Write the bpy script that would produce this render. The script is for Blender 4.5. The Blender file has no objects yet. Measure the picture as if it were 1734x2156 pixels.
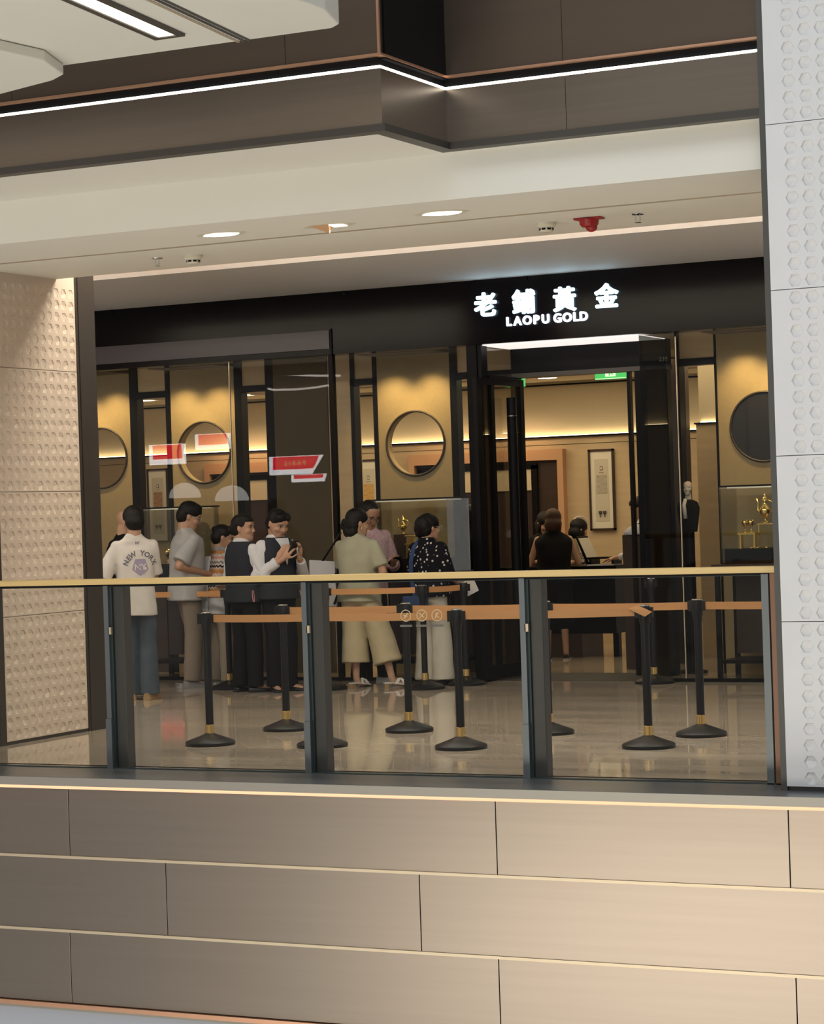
import bpy, bmesh, math, random
from mathutils import Vector, Matrix
from mathutils.bvhtree import BVHTree
from math import pi, sin, cos, radians
random.seed(7)
S = bpy.context.scene
COL = S.collection

# ------------------------------------------------------------------ camera
def make_camera():
    yaw, pitch, roll = radians(26.514), radians(-0.0227), radians(-1.878)
    f = Vector((-sin(yaw) * cos(pitch), cos(yaw) * cos(pitch), sin(pitch)))
    r0 = Vector((cos(yaw), sin(yaw), 0))
    u0 = r0.cross(f)
    r = cos(roll) * r0 + sin(roll) * u0
    u = -sin(roll) * r0 + cos(roll) * u0
    cd = bpy.data.cameras.new('camera')
    cd.sensor_fit = 'HORIZONTAL'
    cd.sensor_width = 36.0
    cd.lens = 4887.1 / 1734 * 36.0
    cd.clip_start = 0.05
    cd.clip_end = 200
    co = bpy.data.objects.new('camera', cd)
    COL.objects.link(co)
    co.matrix_world = Matrix(((r.x, u.x, -f.x, 0), (r.y, u.y, -f.y, 0), (r.z, u.z, -f.z, 1.55), (0, 0, 0, 1)))
    S.camera = co
make_camera()

# ------------------------------------------------------------------ world, large lights, exposure
W = bpy.data.worlds.new('world')
S.world = W
W.use_nodes = True
W.node_tree.nodes['Background'].inputs[0].default_value = (1.0, 0.98, 0.95, 1)
W.node_tree.nodes['Background'].inputs[1].default_value = 0.37
S.view_settings.view_transform = 'Standard'
S.view_settings.look = 'None'
S.view_settings.exposure = -0.30
S.view_settings.gamma = 1.0
S.view_settings.use_curve_mapping = False
S.cycles.use_denoising = True
S.cycles.max_bounces = 5
S.cycles.use_adaptive_sampling = True
S.cycles.use_light_tree = False
S.cycles.adaptive_threshold = 0.025
S.cycles.diffuse_bounces = 2
S.cycles.glossy_bounces = 3
S.cycles.transparent_max_bounces = 14
S.cycles.sample_clamp_indirect = 6.0
S.cycles.caustics_reflective = False
S.cycles.caustics_refractive = False

def area(name, loc, target, size, energy, color, sy=None):
    l = bpy.data.lights.new(name, 'AREA')
    l.shape = 'RECTANGLE'
    l.size, l.size_y = size, sy or size
    l.energy, l.color = energy, color
    o = bpy.data.objects.new(name, l)
    COL.objects.link(o)
    o.location = loc
    o.rotation_euler = (Vector(target) - Vector(loc)).to_track_quat('-Z', 'Y').to_euler()
    return o
def spot(name, loc, target, energy, color, angle=70, blend=0.6, rad=0.04):
    l = bpy.data.lights.new(name, 'SPOT')
    l.energy, l.color, l.spot_size, l.spot_blend, l.shadow_soft_size = energy, color, radians(angle), blend, rad
    o = bpy.data.objects.new(name, l)
    COL.objects.link(o)
    o.location = loc
    o.rotation_euler = (Vector(target) - Vector(loc)).to_track_quat('-Z', 'Y').to_euler()
    return o
WARM = (1.0, 0.74, 0.45)
NEUT = (1.0, 0.93, 0.84)
# the atrium's glass roof and the lit shops on the near side of the void
area('atrium_skylight', (-4, 0.0, 13.5), (-4, 1.5, 0), 18, 1300, (0.84, 0.93, 1.0), 8)
area('atrium_daylight', (4, -9, 8.5), (-5, 12, 1.5), 10, 450, (0.82, 0.92, 1.0), 5)
area('soffit_fill', (-6, 5.0, -6.5), (-6, 5.5, 4), 14, 620, (1.0, 0.93, 0.80), 8)  # added unseen fill from below, brightens the soffits
area('opposite_shop_glow', (-6.5, -6.5, 1.9), (-6.5, 10, 1.6), 7.0, 110, (1.0, 0.90, 0.76), 2.6)
area('lower_shop_glow', (-10.0, -6.5, -4.3), (-7.5, 10, -1.0), 9.0, 720, (1.0, 0.90, 0.74), 2.9)
area('corridor_tray', (-8.0, 14.40, 3.93), (-8.0, 14.55, 0), 14.0, 330, (1.0, 0.91, 0.78), 0.5)
area('shop_ceiling_glow', (-10.5, 22.0, 2.93), (-10.5, 22.0, 0), 7.5, 110, (1.0, 0.78, 0.48), 2.4)

# ------------------------------------------------------------------ materials
MATS = {}
def nodes_of(m):
    m.use_nodes = True
    nt = m.node_tree
    return nt, nt.nodes, nt.links, nt.nodes['Principled BSDF']
def mat(name, col, rough=0.5, metal=0.0, emit=None, estr=0.0, noise=0.0, nscale=(8, 8, 8), bump=0.0, bscale=60, spec=None, coat=0.0):
    m = bpy.data.materials.new(name)
    nt, N, L, b = nodes_of(m)
    b.inputs['Base Color'].default_value = (*col, 1)
    b.inputs['Roughness'].default_value = rough
    b.inputs['Metallic'].default_value = metal
    if spec is not None:
        b.inputs['Specular IOR Level'].default_value = spec
    if coat:
        b.inputs['Coat Weight'].default_value = coat
        b.inputs['Coat Roughness'].default_value = 0.05
    if emit:
        b.inputs['Emission Color'].default_value = (*emit, 1)
        b.inputs['Emission Strength'].default_value = estr
    if noise or bump:
        tc = N.new('ShaderNodeTexCoord')
        mp = N.new('ShaderNodeMapping')
        mp.inputs['Scale'].default_value = nscale
        L.new(tc.outputs['Object'], mp.inputs['Vector'])
    if noise:
        nz = N.new('ShaderNodeTexNoise')
        nz.inputs['Scale'].default_value = 1.0
        nz.inputs['Detail'].default_value = 5
        L.new(mp.outputs['Vector'], nz.inputs['Vector'])
        mx = N.new('ShaderNodeMix')
        mx.data_type = 'RGBA'
        mx.inputs['A'].default_value = (*[c * (1 - noise) for c in col], 1)
        mx.inputs['B'].default_value = (*[min(1, c * (1 + noise)) for c in col], 1)
        L.new(nz.outputs['Fac'], mx.inputs['Factor'])
        L.new(mx.outputs['Result'], b.inputs['Base Color'])
    if bump:
        nb = N.new('ShaderNodeTexNoise')
        nb.inputs['Scale'].default_value = bscale
        nb.inputs['Detail'].default_value = 3
        L.new(tc.outputs['Object'], nb.inputs['Vector'])
        bp = N.new('ShaderNodeBump')
        bp.inputs['Strength'].default_value = bump
        bp.inputs['Distance'].default_value = 0.01
        L.new(nb.outputs['Fac'], bp.inputs['Height'])
        L.new(bp.outputs['Normal'], b.inputs['Normal'])
    MATS[name] = m
    return m
def glass(name, tint, refl, rough=0.0):
    m = bpy.data.materials.new(name)
    m.use_nodes = True
    nt = m.node_tree
    N, L = nt.nodes, nt.links
    N.remove(N['Principled BSDF'])
    t = N.new('ShaderNodeBsdfTransparent')
    t.inputs[0].default_value = (*tint, 1)
    g = N.new('ShaderNodeBsdfGlossy')
    g.inputs['Roughness'].default_value = rough
    fr = N.new('ShaderNodeFresnel')
    fr.inputs['IOR'].default_value = 1.45
    mu = N.new('ShaderNodeMath')
    mu.operation = 'MULTIPLY'
    mu.inputs[1].default_value = refl
    L.new(fr.outputs[0], mu.inputs[0])
    mx = N.new('ShaderNodeMixShader')
    L.new(mu.outputs[0], mx.inputs[0])
    L.new(t.outputs[0], mx.inputs[1])
    L.new(g.outputs[0], mx.inputs[2])
    L.new(mx.outputs[0], N['Material Output'].inputs[0])
    MATS[name] = m
    return m

M_white = mat('ceiling_paint', (0.82, 0.80, 0.72), 0.75, noise=0.03, nscale=(2, 2, 2))
M_bulk = mat('bulkhead_paint', (0.78, 0.79, 0.82), 0.7)
M_stone = mat('column_stone', (0.75, 0.75, 0.76), 0.62, noise=0.05, nscale=(5, 5, 5), bump=0.10, bscale=180)
M_stone_warmlight = mat('column_stone_warm_light', (0.66, 0.545, 0.435), 0.62, noise=0.05, nscale=(5, 5, 5), bump=0.10, bscale=180)  # same stone as the other column, warm corridor light put into its colour
M_hex_warmlight = mat('relief_stone_warm_light', (0.70, 0.585, 0.47), 0.55, bump=0.06, bscale=180)  # relief of that stone, warm light in its colour too
M_hex = mat('relief_stone', (0.76, 0.755, 0.755), 0.55, bump=0.06, bscale=180)
M_trimgrey = mat('grey_edge_metal', (0.085, 0.085, 0.08), 0.45, 0.3)
M_trimdark = mat('dark_bronze_edge', (0.060, 0.050, 0.042), 0.42, 0.35, noise=0.1)
M_bronze = mat('brushed_bronze_panel', (0.29, 0.25, 0.215), 0.31, 0.92, noise=0.08, nscale=(0.6, 3, 26))
M_bronze_lo = mat('brushed_bronze_band', (0.24, 0.20, 0.165), 0.32, 0.85, noise=0.10, nscale=(0.8, 0.8, 34))
M_brown = mat('brown_metal_panel', (0.125, 0.092, 0.068), 0.40, 0.65, noise=0.08, nscale=(1, 1, 20))
M_rim = mat('dark_rim_metal', (0.075, 0.068, 0.060), 0.45, 0.4)
M_copper = mat('copper_trim', (0.80, 0.46, 0.30), 0.30, 0.85)
M_champ = mat('champagne_trim', (0.66, 0.56, 0.41), 0.38, 0.55)
M_led = mat('led_white', (1, 1, 1), 0.5, emit=(1.0, 0.94, 0.80), estr=5.0)
M_ledwarm = mat('led_warm', (1, 1, 1), 0.5, emit=(1.0, 0.62, 0.38), estr=6.0)
M_ledcove = mat('led_cove', (1, 1, 1), 0.5, emit=(1.0, 0.52, 0.22), estr=7.0)
M_ledge = mat('ledge_metal', (0.20, 0.22, 0.24), 0.28, 0.5, noise=0.15, nscale=(2, 6, 6))
M_ledgefront = mat('ledge_edge', (0.36, 0.34, 0.30), 0.4, 0.4)
M_gold_rail = mat('gold_handrail', (0.80, 0.58, 0.25), 0.42, 0.0, noise=0.12, nscale=(3, 40, 40))
M_post = mat('rail_post', (0.085, 0.078, 0.074), 0.42, 0.35)
M_clamp = mat('rail_clamp', (0.16, 0.18, 0.19), 0.35, 0.55)
M_black = mat('black_metal', (0.007, 0.007, 0.008), 0.35, 0.0, spec=0.12)
M_blackmatte = mat('black_rubber', (0.008, 0.008, 0.009), 0.42, spec=0.35)
M_brass = mat('brass', (0.72, 0.50, 0.20), 0.22, 0.9)
M_chrome = mat('chrome', (0.75, 0.75, 0.72), 0.15, 1.0)
M_belt = mat('orange_belt', (0.64, 0.31, 0.12), 0.62, noise=0.08, nscale=(4, 4, 40))
M_print = mat('belt_print', (0.75, 0.60, 0.36), 0.6)
M_fascia = mat('glossy_black_fascia', (0.006, 0.005, 0.007), 0.12, spec=0.16)
M_fascia2 = mat('smoked_panel', (0.055, 0.050, 0.058), 0.30)
M_sign = mat('sign_white', (0.9, 0.95, 1), 0.4, emit=(0.60, 0.90, 1.0), estr=1.75)
M_signlat = mat('sign_letter_white', (0.9, 0.95, 1), 0.4, emit=(0.85, 0.93, 1.0), estr=1.9)
M_lightpanel = mat('entrance_light', (1, 1, 1), 0.4, emit=(1.0, 0.93, 0.88), estr=1.15)
M_down = mat('downlight_lens', (1, 1, 1), 0.4, emit=(1.0, 0.90, 0.68), estr=5.0)
M_bridgelight = mat('bridge_diffuser', (1, 1, 1), 0.4, emit=(1.0, 0.88, 0.68), estr=2.6)
M_panel = mat('gold_fabric_panel', (0.37, 0.285, 0.155), 0.62, noise=0.10, nscale=(30, 30, 30), bump=0.08, bscale=300)
M_oliv = mat('dark_olive_panel', (0.105, 0.082, 0.046), 0.5, spec=0.2)
M_trav = mat('travertine', (0.60, 0.46, 0.28), 0.55, noise=0.16, nscale=(2.2, 2.2, 16))
M_cream = mat('cream_wall', (0.70, 0.60, 0.42), 0.7, noise=0.03)
M_dkbrown = mat('dark_wood', (0.045, 0.026, 0.018), 0.4, noise=0.25, nscale=(2, 2, 18))
M_darkmirror = mat('smoked_mirror', (0.02, 0.02, 0.022), 0.08, spec=0.8)
M_copperlit = mat('copper_niche', (0.62, 0.36, 0.20), 0.5)
M_gold = mat('gold_ware', (1.0, 0.72, 0.24), 0.20, 1.0)
M_goldlit = mat('gold_leaf_print', (0.70, 0.44, 0.16), 0.5)
M_paper = mat('mount_paper', (0.80, 0.75, 0.62), 0.8)
M_paperdk = mat('print_paper', (0.62, 0.57, 0.46), 0.8)
M_ink = mat('print_ink', (0.10, 0.09, 0.07), 0.8)
M_exit = mat('exit_green', (0.05, 0.3, 0.08), 0.4, emit=(0.10, 0.75, 0.18), estr=0.8)
M_exitw = mat('exit_white', (0.6, 1, 0.6), 0.4, emit=(0.6, 1.0, 0.55), estr=1.4)
M_red = mat('alarm_red', (0.35, 0.012, 0.012), 0.35)
M_plast = mat('cream_plastic', (0.72, 0.68, 0.55), 0.4)
M_whitebag = mat('white_paper_bag', (0.72, 0.70, 0.72), 0.6)
M_phone = mat('phone_black', (0.008, 0.008, 0.01), 0.15)
M_tan = mat('tan_board', (0.42, 0.33, 0.19), 0.6)
M_mat = mat('entrance_mat', (0.045, 0.038, 0.030), 0.7)
M_blueboard = mat('lower_board', (0.42, 0.45, 0.52), 0.55)
M_glass = glass('shop_glass', (0.965, 0.965, 0.955), 0.32)
M_railglass = glass('railing_glass', (0.955, 0.965, 0.955), 0.30)
M_smokeglass = glass('smoked_glass', (0.42, 0.43, 0.44), 0.40)
M_caseglass = glass('case_glass', (0.96, 0.97, 0.96), 0.6)
M_glassedge = mat('glass_edge', (0.045, 0.065, 0.065), 0.2)
M_glowline = mat('ledge_glow_line', (0.35, 0.22, 0.15), 0.6, emit=(1.0, 0.56, 0.34), estr=1.0)  # for the added glowing strip under the ledge
M_signred = mat('sign_red', (0.6, 0.02, 0.03), 0.4, emit=(0.85, 0.02, 0.04), estr=26)
M_signwhite = mat('sign_glow', (1, 1, 1), 0.4, emit=(1, 1, 1), estr=25)
M_signgold = mat('sign_gold', (0.8, 0.6, 0.3), 0.4, emit=(1, 0.65, 0.3), estr=14)

def floor_material():
    m = bpy.data.materials.new('polished_marble')
    nt, N, L, b = nodes_of(m)
    tc = N.new('ShaderNodeTexCoord')
    sx = N.new('ShaderNodeSeparateXYZ')
    L.new(tc.outputs['Object'], sx.inputs[0])
    nz = N.new('ShaderNodeTexNoise')
    nz.inputs['Scale'].default_value = 1.4
    nz.inputs['Detail'].default_value = 6
    mp = N.new('ShaderNodeMapping')
    mp.inputs['Scale'].default_value = (0.5, 2.6, 1)
    L.new(tc.outputs['Object'], mp.inputs[0])
    L.new(mp.outputs[0], nz.inputs['Vector'])
    # darker bands that run along the corridor
    ramp = N.new('ShaderNodeValToRGB')
    mr = N.new('ShaderNodeMapRange')
    mr.inputs['From Min'].default_value = 12.0
    mr.inputs['From Max'].default_value = 20.0
    L.new(sx.outputs['Y'], mr.inputs['Value'])
    e = ramp.color_ramp
    e.interpolation = 'LINEAR'
    A, B = (0.54, 0.46, 0.37, 1), (0.30, 0.245, 0.185, 1)
    def at(y): return (y - 12.0) / 8.0
    stops = [(12.0, A), (14.95, A), (15.0, B), (15.28, B), (15.33, A), (16.15, A), (16.2, B), (16.52, B), (16.57, A), (17.75, A), (17.8, B), (18.02, B), (18.07, A)]
    e.elements[0].position, e.elements[0].color = at(stops[0][0]), stops[0][1]
    e.elements[1].position, e.elements[1].color = at(stops[-1][0]), stops[-1][1]
    for y, c in stops[1:-1]:
        k = e.elements.new(at(y))
        k.color = c
    L.new(mr.outputs[0], ramp.inputs[0])
    mx = N.new('ShaderNodeMix')
    mx.data_type = 'RGBA'
    mx.blend_type = 'MULTIPLY'
    mx.inputs['Factor'].default_value = 1.0
    r2 = N.new('ShaderNodeValToRGB')
    r2.color_ramp.elements[0].position, r2.color_ramp.elements[0].color = 0.3, (0.72, 0.70, 0.68, 1)
    r2.color_ramp.elements[1].position, r2.color_ramp.elements[1].color = 0.7, (1.12, 1.1, 1.06, 1)
    L.new(nz.outputs['Fac'], r2.inputs[0])
    L.new(ramp.outputs[0], mx.inputs['A'])
    L.new(r2.outputs[0], mx.inputs['B'])
    L.new(mx.outputs['Result'], b.inputs['Base Color'])
    b.inputs['Roughness'].default_value = 0.045
    nb = N.new('ShaderNodeTexNoise')
    nb.inputs['Scale'].default_value = 2.2
    nb.inputs['Detail'].default_value = 1
    L.new(tc.outputs['Object'], nb.inputs['Vector'])
    bp = N.new('ShaderNodeBump')
    bp.inputs['Strength'].default_value = 0.05
    bp.inputs['Distance'].default_value = 0.02
    L.new(nb.outputs['Fac'], bp.inputs['Height'])
    L.new(bp.outputs[0], b.inputs['Normal'])
    return m
M_floor = floor_material()

# ------------------------------------------------------------------ builders
WLOC = {}
def tag(o, label=None, cat=None, group=None, kind=None):
    if label: o['label'] = label
    if cat: o['category'] = cat
    if group: o['group'] = group
    if kind: o['kind'] = kind
    return o
def empty(name, loc=(0, 0, 0), rz=0.0, label=None, cat=None, group=None, kind=None):
    o = bpy.data.objects.new(name, None)
    o.empty_display_size = 0.1
    COL.objects.link(o)
    o.location = loc
    o.rotation_euler = (0, 0, rz)
    WLOC[o] = Vector(loc)
    return tag(o, label, cat, group, kind)
def mesh_obj(name, me, m, parent=None, loc=(0, 0, 0), smooth=False):
    if m is not None and not me.materials:
        me.materials.append(m)
    o = bpy.data.objects.new(name, me)
    COL.objects.link(o)
    o.location = loc
    o.parent = parent
    if smooth:
        for p in me.polygons: p.use_smooth = True
    return o
class MB:
    def __init__(s):
        s.v, s.f = [], []
    def add(s, vs, fs):
        k = len(s.v)
        s.v += [tuple(v) for v in vs]
        s.f += [tuple(i + k for i in f) for f in fs]
        return s
    def box(s, x0, x1, y0, y1, z0, z1):
        return s.add([(x0, y0, z0), (x1, y0, z0), (x1, y1, z0), (x0, y1, z0), (x0, y0, z1), (x1, y0, z1), (x1, y1, z1), (x0, y1, z1)],
                     [(0, 3, 2, 1), (4, 5, 6, 7), (0, 1, 5, 4), (1, 2, 6, 5), (2, 3, 7, 6), (3, 0, 4, 7)])
    def obox(s, c, ax, ay, az):      # oriented box from centre and half-axes
        c, ax, ay, az = map(Vector, (c, ax, ay, az))
        vs = [c + sx * ax + sy * ay + sz * az for sz in (-1, 1) for sx, sy in ((-1, -1), (1, -1), (1, 1), (-1, 1))]
        return s.add(vs, [(0, 3, 2, 1), (4, 5, 6, 7), (0, 1, 5, 4), (1, 2, 6, 5), (2, 3, 7, 6), (3, 0, 4, 7)])
    def prism(s, pts, d):            # polygon pts extruded by vector d
        n = len(pts)
        d = Vector(d)
        vs = [Vector(p) for p in pts] + [Vector(p) + d for p in pts]
        return s.add(vs, [tuple(range(n))[::-1], tuple(range(n, 2 * n))] + [(i, (i + 1) % n, n + (i + 1) % n, n + i) for i in range(n)])
    def lathe(s, prof, c=(0, 0, 0), n=24, ang0=0):   # (r, z) profile about the vertical
        vs, fs = [], []
        for r, z in prof:
            for i in range(n):
                a = ang0 + 2 * pi * i / n
                vs.append((c[0] + r * cos(a), c[1] + r * sin(a), c[2] + z))
        for j in range(len(prof) - 1):
            for i in range(n):
                fs.append((j * n + i, j * n + (i + 1) % n, (j + 1) * n + (i + 1) % n, (j + 1) * n + i))
        fs.append(tuple(range(n))[::-1])
        fs.append(tuple((len(prof) - 1) * n + i for i in range(n)))
        return s.add(vs, fs)
    def tube(s, pts, rads, n=10, cap=True):
        pts = [Vector(p) for p in pts]
        if not hasattr(rads, '__len__'): rads = [rads] * len(pts)
        vs, fs = [], []
        up = None
        for k, p in enumerate(pts):
            t = (pts[min(k + 1, len(pts) - 1)] - pts[max(k - 1, 0)]).normalized()
            if up is None:
                up = Vector((0, 0, 1)) if abs(t.z) < 0.9 else Vector((0, 1, 0))
            a = (up - t * up.dot(t)).normalized()
            up = a
            bb = t.cross(a)
            for i in range(n):
                an = 2 * pi * i / n
                vs.append(p + rads[k] * (cos(an) * a + sin(an) * bb))
        for j in range(len(pts) - 1):
            for i in range(n):
                fs.append((j * n + i, j * n + (i + 1) % n, (j + 1) * n + (i + 1) % n, (j + 1) * n + i))
        if cap:
            fs.append(tuple(range(n))[::-1])
            fs.append(tuple((len(pts) - 1) * n + i for i in range(n)))
        return s.add(vs, fs)
    def ball(s, c, r, nu=14, nv=9, rot=None):
        rx, ry, rz = r if hasattr(r, '__len__') else (r, r, r)
        vs, fs = [], []
        c = Vector(c)
        def P(x, y, z):
            q = Vector((x, y, z))
            if rot is not None: q = rot @ q
            return c + q
        vs.append(P(0, 0, -rz))
        for j in range(1, nv):
            a = -pi / 2 + pi * j / nv
            for i in range(nu):
                t = 2 * pi * i / nu
                vs.append(P(rx * cos(a) * cos(t), ry * cos(a) * sin(t), rz * sin(a)))
        vs.append(P(0, 0, rz))
        for i in range(nu):
            fs.append((0, 1 + (i + 1) % nu, 1 + i))
        for j in range(nv - 2):
            for i in range(nu):
                a, b2 = 1 + j * nu + i, 1 + j * nu + (i + 1) % nu
                fs.append((a, b2, b2 + nu, a + nu))
        t0 = 1 + (nv - 2) * nu
        for i in range(nu):
            fs.append((t0 + i, t0 + (i + 1) % nu, len(vs) - 1))
        return s.add(vs, fs)
    def torus(s, c, R, r, axis='Y', n=48, m=8):
        vs, fs = [], []
        for i in range(n):
            a = 2 * pi * i / n
            for j in range(m):
                b2 = 2 * pi * j / m
                rr = R + r * cos(b2)
                u, v, w = rr * cos(a), rr * sin(a), r * sin(b2)
                q = {'Y': (u, w, v), 'Z': (u, v, w), 'X': (w, u, v)}[axis]
                vs.append((c[0] + q[0], c[1] + q[1], c[2] + q[2]))
        for i in range(n):
            for j in range(m):
                fs.append((i * m + j, i * m + (j + 1) % m, ((i + 1) % n) * m + (j + 1) % m, ((i + 1) % n) * m + j))
        return s.add(vs, fs)
    def mesh(s, name, off=(0, 0, 0)):
        me = bpy.data.meshes.new(name)
        off = Vector(off)
        me.from_pydata([tuple(Vector(v) - off) for v in s.v], [], s.f)
        bm = bmesh.new()
        bm.from_mesh(me)
        bmesh.ops.recalc_face_normals(bm, faces=bm.faces)
        bm.to_mesh(me)
        bm.free()
        return me
    def build(s, name, m, parent=None, smooth=False, bevel=0.0, local=False):
        off = Vector((0, 0, 0))
        if parent is not None and not local:
            off = WLOC.get(parent, Vector((0, 0, 0)))
        if parent is None:           # own origin at the bottom centre
            xs, ys, zs = zip(*s.v)
            off = Vector(((min(xs) + max(xs)) / 2, (min(ys) + max(ys)) / 2, min(zs)))
        me = s.mesh(name, off)
        o = mesh_obj(name, me, m, parent, off if parent is None else (0, 0, 0))
        WLOC[o] = off
        if smooth:
            for p in me.polygons: p.use_smooth = True
        if bevel:
            md = o.modifiers.new('bevel', 'BEVEL')
            md.width, md.segments, md.limit_method = bevel, 2, 'ANGLE'
        if smooth == 'auto':
            me.set_sharp_from_angle(angle=radians(40))
        return o
def struct(name, mb, m, parent=None, **k):
    o = mb.build(name, m, parent, **k)
    if parent is None: o['kind'] = 'structure'
    return o
def text_mesh(body, size, extrude=0.0, offset=0.0, align='CENTER', spacing=1.0):
    c = bpy.data.curves.new('text', 'FONT')
    c.body, c.size, c.extrude, c.offset, c.align_x, c.space_character = body, size, extrude, offset, align, spacing
    c.resolution_u = 3
    o = bpy.data.objects.new('text', c)
    COL.objects.link(o)
    dg = bpy.context.evaluated_depsgraph_get()
    me = bpy.data.meshes.new_from_object(o.evaluated_get(dg))
    bpy.data.objects.remove(o)
    return me
def text_part(name, body, size, loc, m, parent, facing='-Y', extrude=0.003, offset=0.0, align='CENTER', spacing=1.0, local=False, mirror=False, bold=0.0):
    me = text_mesh(body, size, extrude, offset, align, spacing)
    if bold: me = bolden(me, bold)
    rot = Matrix.Rotation(pi / 2, 4, 'X')
    if facing == '+Y': rot = Matrix.Rotation(pi, 4, 'Z') @ rot
    me.transform(rot)
    off = Vector((0, 0, 0)) if local or parent is None else WLOC.get(parent, Vector((0, 0, 0)))
    me.materials.clear()
    me.materials.append(m)
    o = bpy.data.objects.new(name, me)
    COL.objects.link(o)
    o.parent = parent
    o.location = Vector(loc) - off
    return o
def bolden(me, d):
    """thicken thin lettering by overlapping shifted copies"""
    vs = [v.co.copy() for v in me.vertices]
    fs = [tuple(f.vertices) for f in me.polygons]
    n, V, F = len(vs), [], []
    for k, (dx, dy) in enumerate([(0, 0)] + [(d * cos(pi / 4 * i), d * sin(pi / 4 * i)) for i in range(8)]):
        V += [(v.x + dx, v.y + dy, v.z) for v in vs]
        F += [tuple(i + k * n for i in f) for f in fs]
    out = bpy.data.meshes.new(me.name)
    out.from_pydata(V, [], F)
    return out
def copy_tree(o, parent=None):
    c = o.copy()
    COL.objects.link(c)
    c.parent = parent
    for ch in list(o.children): copy_tree(ch, c)
    return c
# ------------------------------------------------------------------ floor, ledge and lower slab edge
struct('floor', MB().box(-22, 1.5, 12.26, 27, -0.12, 0.0), M_floor)
led = struct('trim_1', MB().box(-22, 1.5, 11.665, 12.3, -0.012, 0.0), M_ledge)
struct('ledge_edge', MB().box(-22, 1.5, 11.66, 11.70, -0.052, -0.001).box(-22, 1.5, 11.70, 12.3, -0.05, -0.0125), M_ledgefront, led)
struct('light_strip', MB().box(-22, 1.5, 11.745, 11.775, -0.058, -0.0505), M_ledwarm, led)
struct('glow_line', MB().box(-22, 1.5, 11.782, 11.799, -0.086, -0.058), M_glowline, led)  # added glowing strip, draws the bright line below the ledge
lower = empty('wall_slab_edge', (-8, 11.8, -1.4), kind='structure')
rows = [(-0.500, -0.060, [-22, -11.2, -8.311, -5.427, -3.733, -0.85, 1.5]), (-0.955, -0.515, [-22, -10.5, -7.62, -5.917, -3.02, 1.5]), (-1.405, -0.970, [-22, -11.2, -8.332, -5.438, -3.72, -0.85, 1.5])]
for z0, z1, xs in rows:
    for a, b2 in zip(xs, xs[1:]):
        MB().box(a + 0.0022, b2 - 0.0022, 11.80, 11.86, z0, z1).build('panel', M_bronze, lower, bevel=0.0015)
for z in (-0.5075, -0.9625):
    MB().box(-22, 1.5, 11.790, 11.86, z - 0.0085, z + 0.0085).build('trim_bar', M_champ, lower)
MB().box(-22, 1.5, 11.86, 12.2, -1.42, -0.05).build('backing', M_black, lower)
MB().box(-22, 1.5, 11.775, 11.86, -1.436, -1.409).build('copper_bar', M_copper, lower)
MB().box(-22, 1.5, 11.80, 12.2, -1.456, -1.436).build('rim', M_ledgefront, lower)
MB().box(-22, 1.5, 11.88, 12.2, -3.2, -1.456).build('lower_board', M_blueboard, lower)

# ------------------------------------------------------------------ upper slab edge with its step
upper = empty('wall_upper_slab_edge', (-8, 11.5, 3.6), kind='structure')
YL, YR, XS, XL, XR = 11.14, 11.95, -5.66, -20.0, -3.79
def run(name, m, z0, z1, out, splits_l=(), splits_r=(), gap=0.0):
    """one course of the slab edge: near run, side of the step, far run; out = how far it stands proud"""
    xs = [XL, *splits_l, XS + out]
    for a, b2 in zip(xs, xs[1:]):
        MB().box(a + gap, b2 - (gap if b2 != xs[-1] else 0), YL - out, YL + 0.06, z0, z1).build(name, m, upper)
    MB().box(XS - 0.06, XS + out, YL + 0.06, YR - out, z0, z1).build(name, m, upper)
    xs = [XS + out if False else XS - 0.06, *splits_r, XR]
    for a, b2 in zip(xs, xs[1:]):
        MB().box(a + (gap if a != xs[0] else 0), b2 - gap, YR - out, YR + 0.06, z0, z1).build(name, m, upper)
run('rim', M_rim, 3.596, 3.636, 0.030)
run('band_panel', M_bronze_lo, 3.637, 3.940, 0.0, (-9.5,), (-4.925,), 0.0015)
run('light_strip', M_led, 3.944, 3.957, -0.004)
run('shadow_gap', M_black, 3.9575, 4.008, -0.03)
run('copper_trim', M_copper, 4.009, 4.022, 0.008)
run('brown_panel', M_brown, 4.023, 5.4, -0.012, (-11.3, -8.09, -6.25), (-4.94,), 0.0015)
for x, y in ((XS - 0.006, YL + 0.006), (XS - 0.03, YR + 0.004)):
    MB().box(x - 0.008, x + 0.006, y - 0.008, y + 0.006, 4.022, 5.4).build('corner_trim', M_copper, upper)
MB().box(XL, XS, YL + 0.06, 12.06, 4.0, 5.4).box(XL, XR, 12.06, 12.4, 3.64, 5.4).build('backing', M_black, upper)
struct('ceiling_soffit', MB().box(XL, XS - 0.02, YL - 0.0, 12.05, 3.5985, 3.63).box(XS - 0.02, XR, YR + 0.0, 12.05, 3.5985, 3.63), M_white)
struct('wall_bulkhead', MB().box(XL, 0.5, 12.05, 12.12, 3.33, 3.66), M_white)
ceil = struct('ceiling', MB().box(XL, 0.5, 12.12, 12.935, 3.33, 3.40).box(XL, 0.5, 12.968, 14.05, 3.33, 3.40), M_white)
MB().box(XL, 0.5, 12.93, 12.972, 3.348, 3.36).build('slot', M_black, ceil)
MB().box(XL, 0.5, 12.962, 12.968, 3.326, 3.345).build('slot_edge', M_champ, ceil)
struct('ceiling_tray', MB().box(XL, 0.5, 14.0, 14.05, 3.40, 3.98).box(XL, 0.5, 14.0, 16.56, 3.96, 4.04), M_white)
struct('ceiling_inner', MB().box(XL, 0.5, 16.5, 19.0, 3.60, 3.66).box(XL, 0.5, 16.5, 16.56, 3.66, 3.98), M_bulk)
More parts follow.
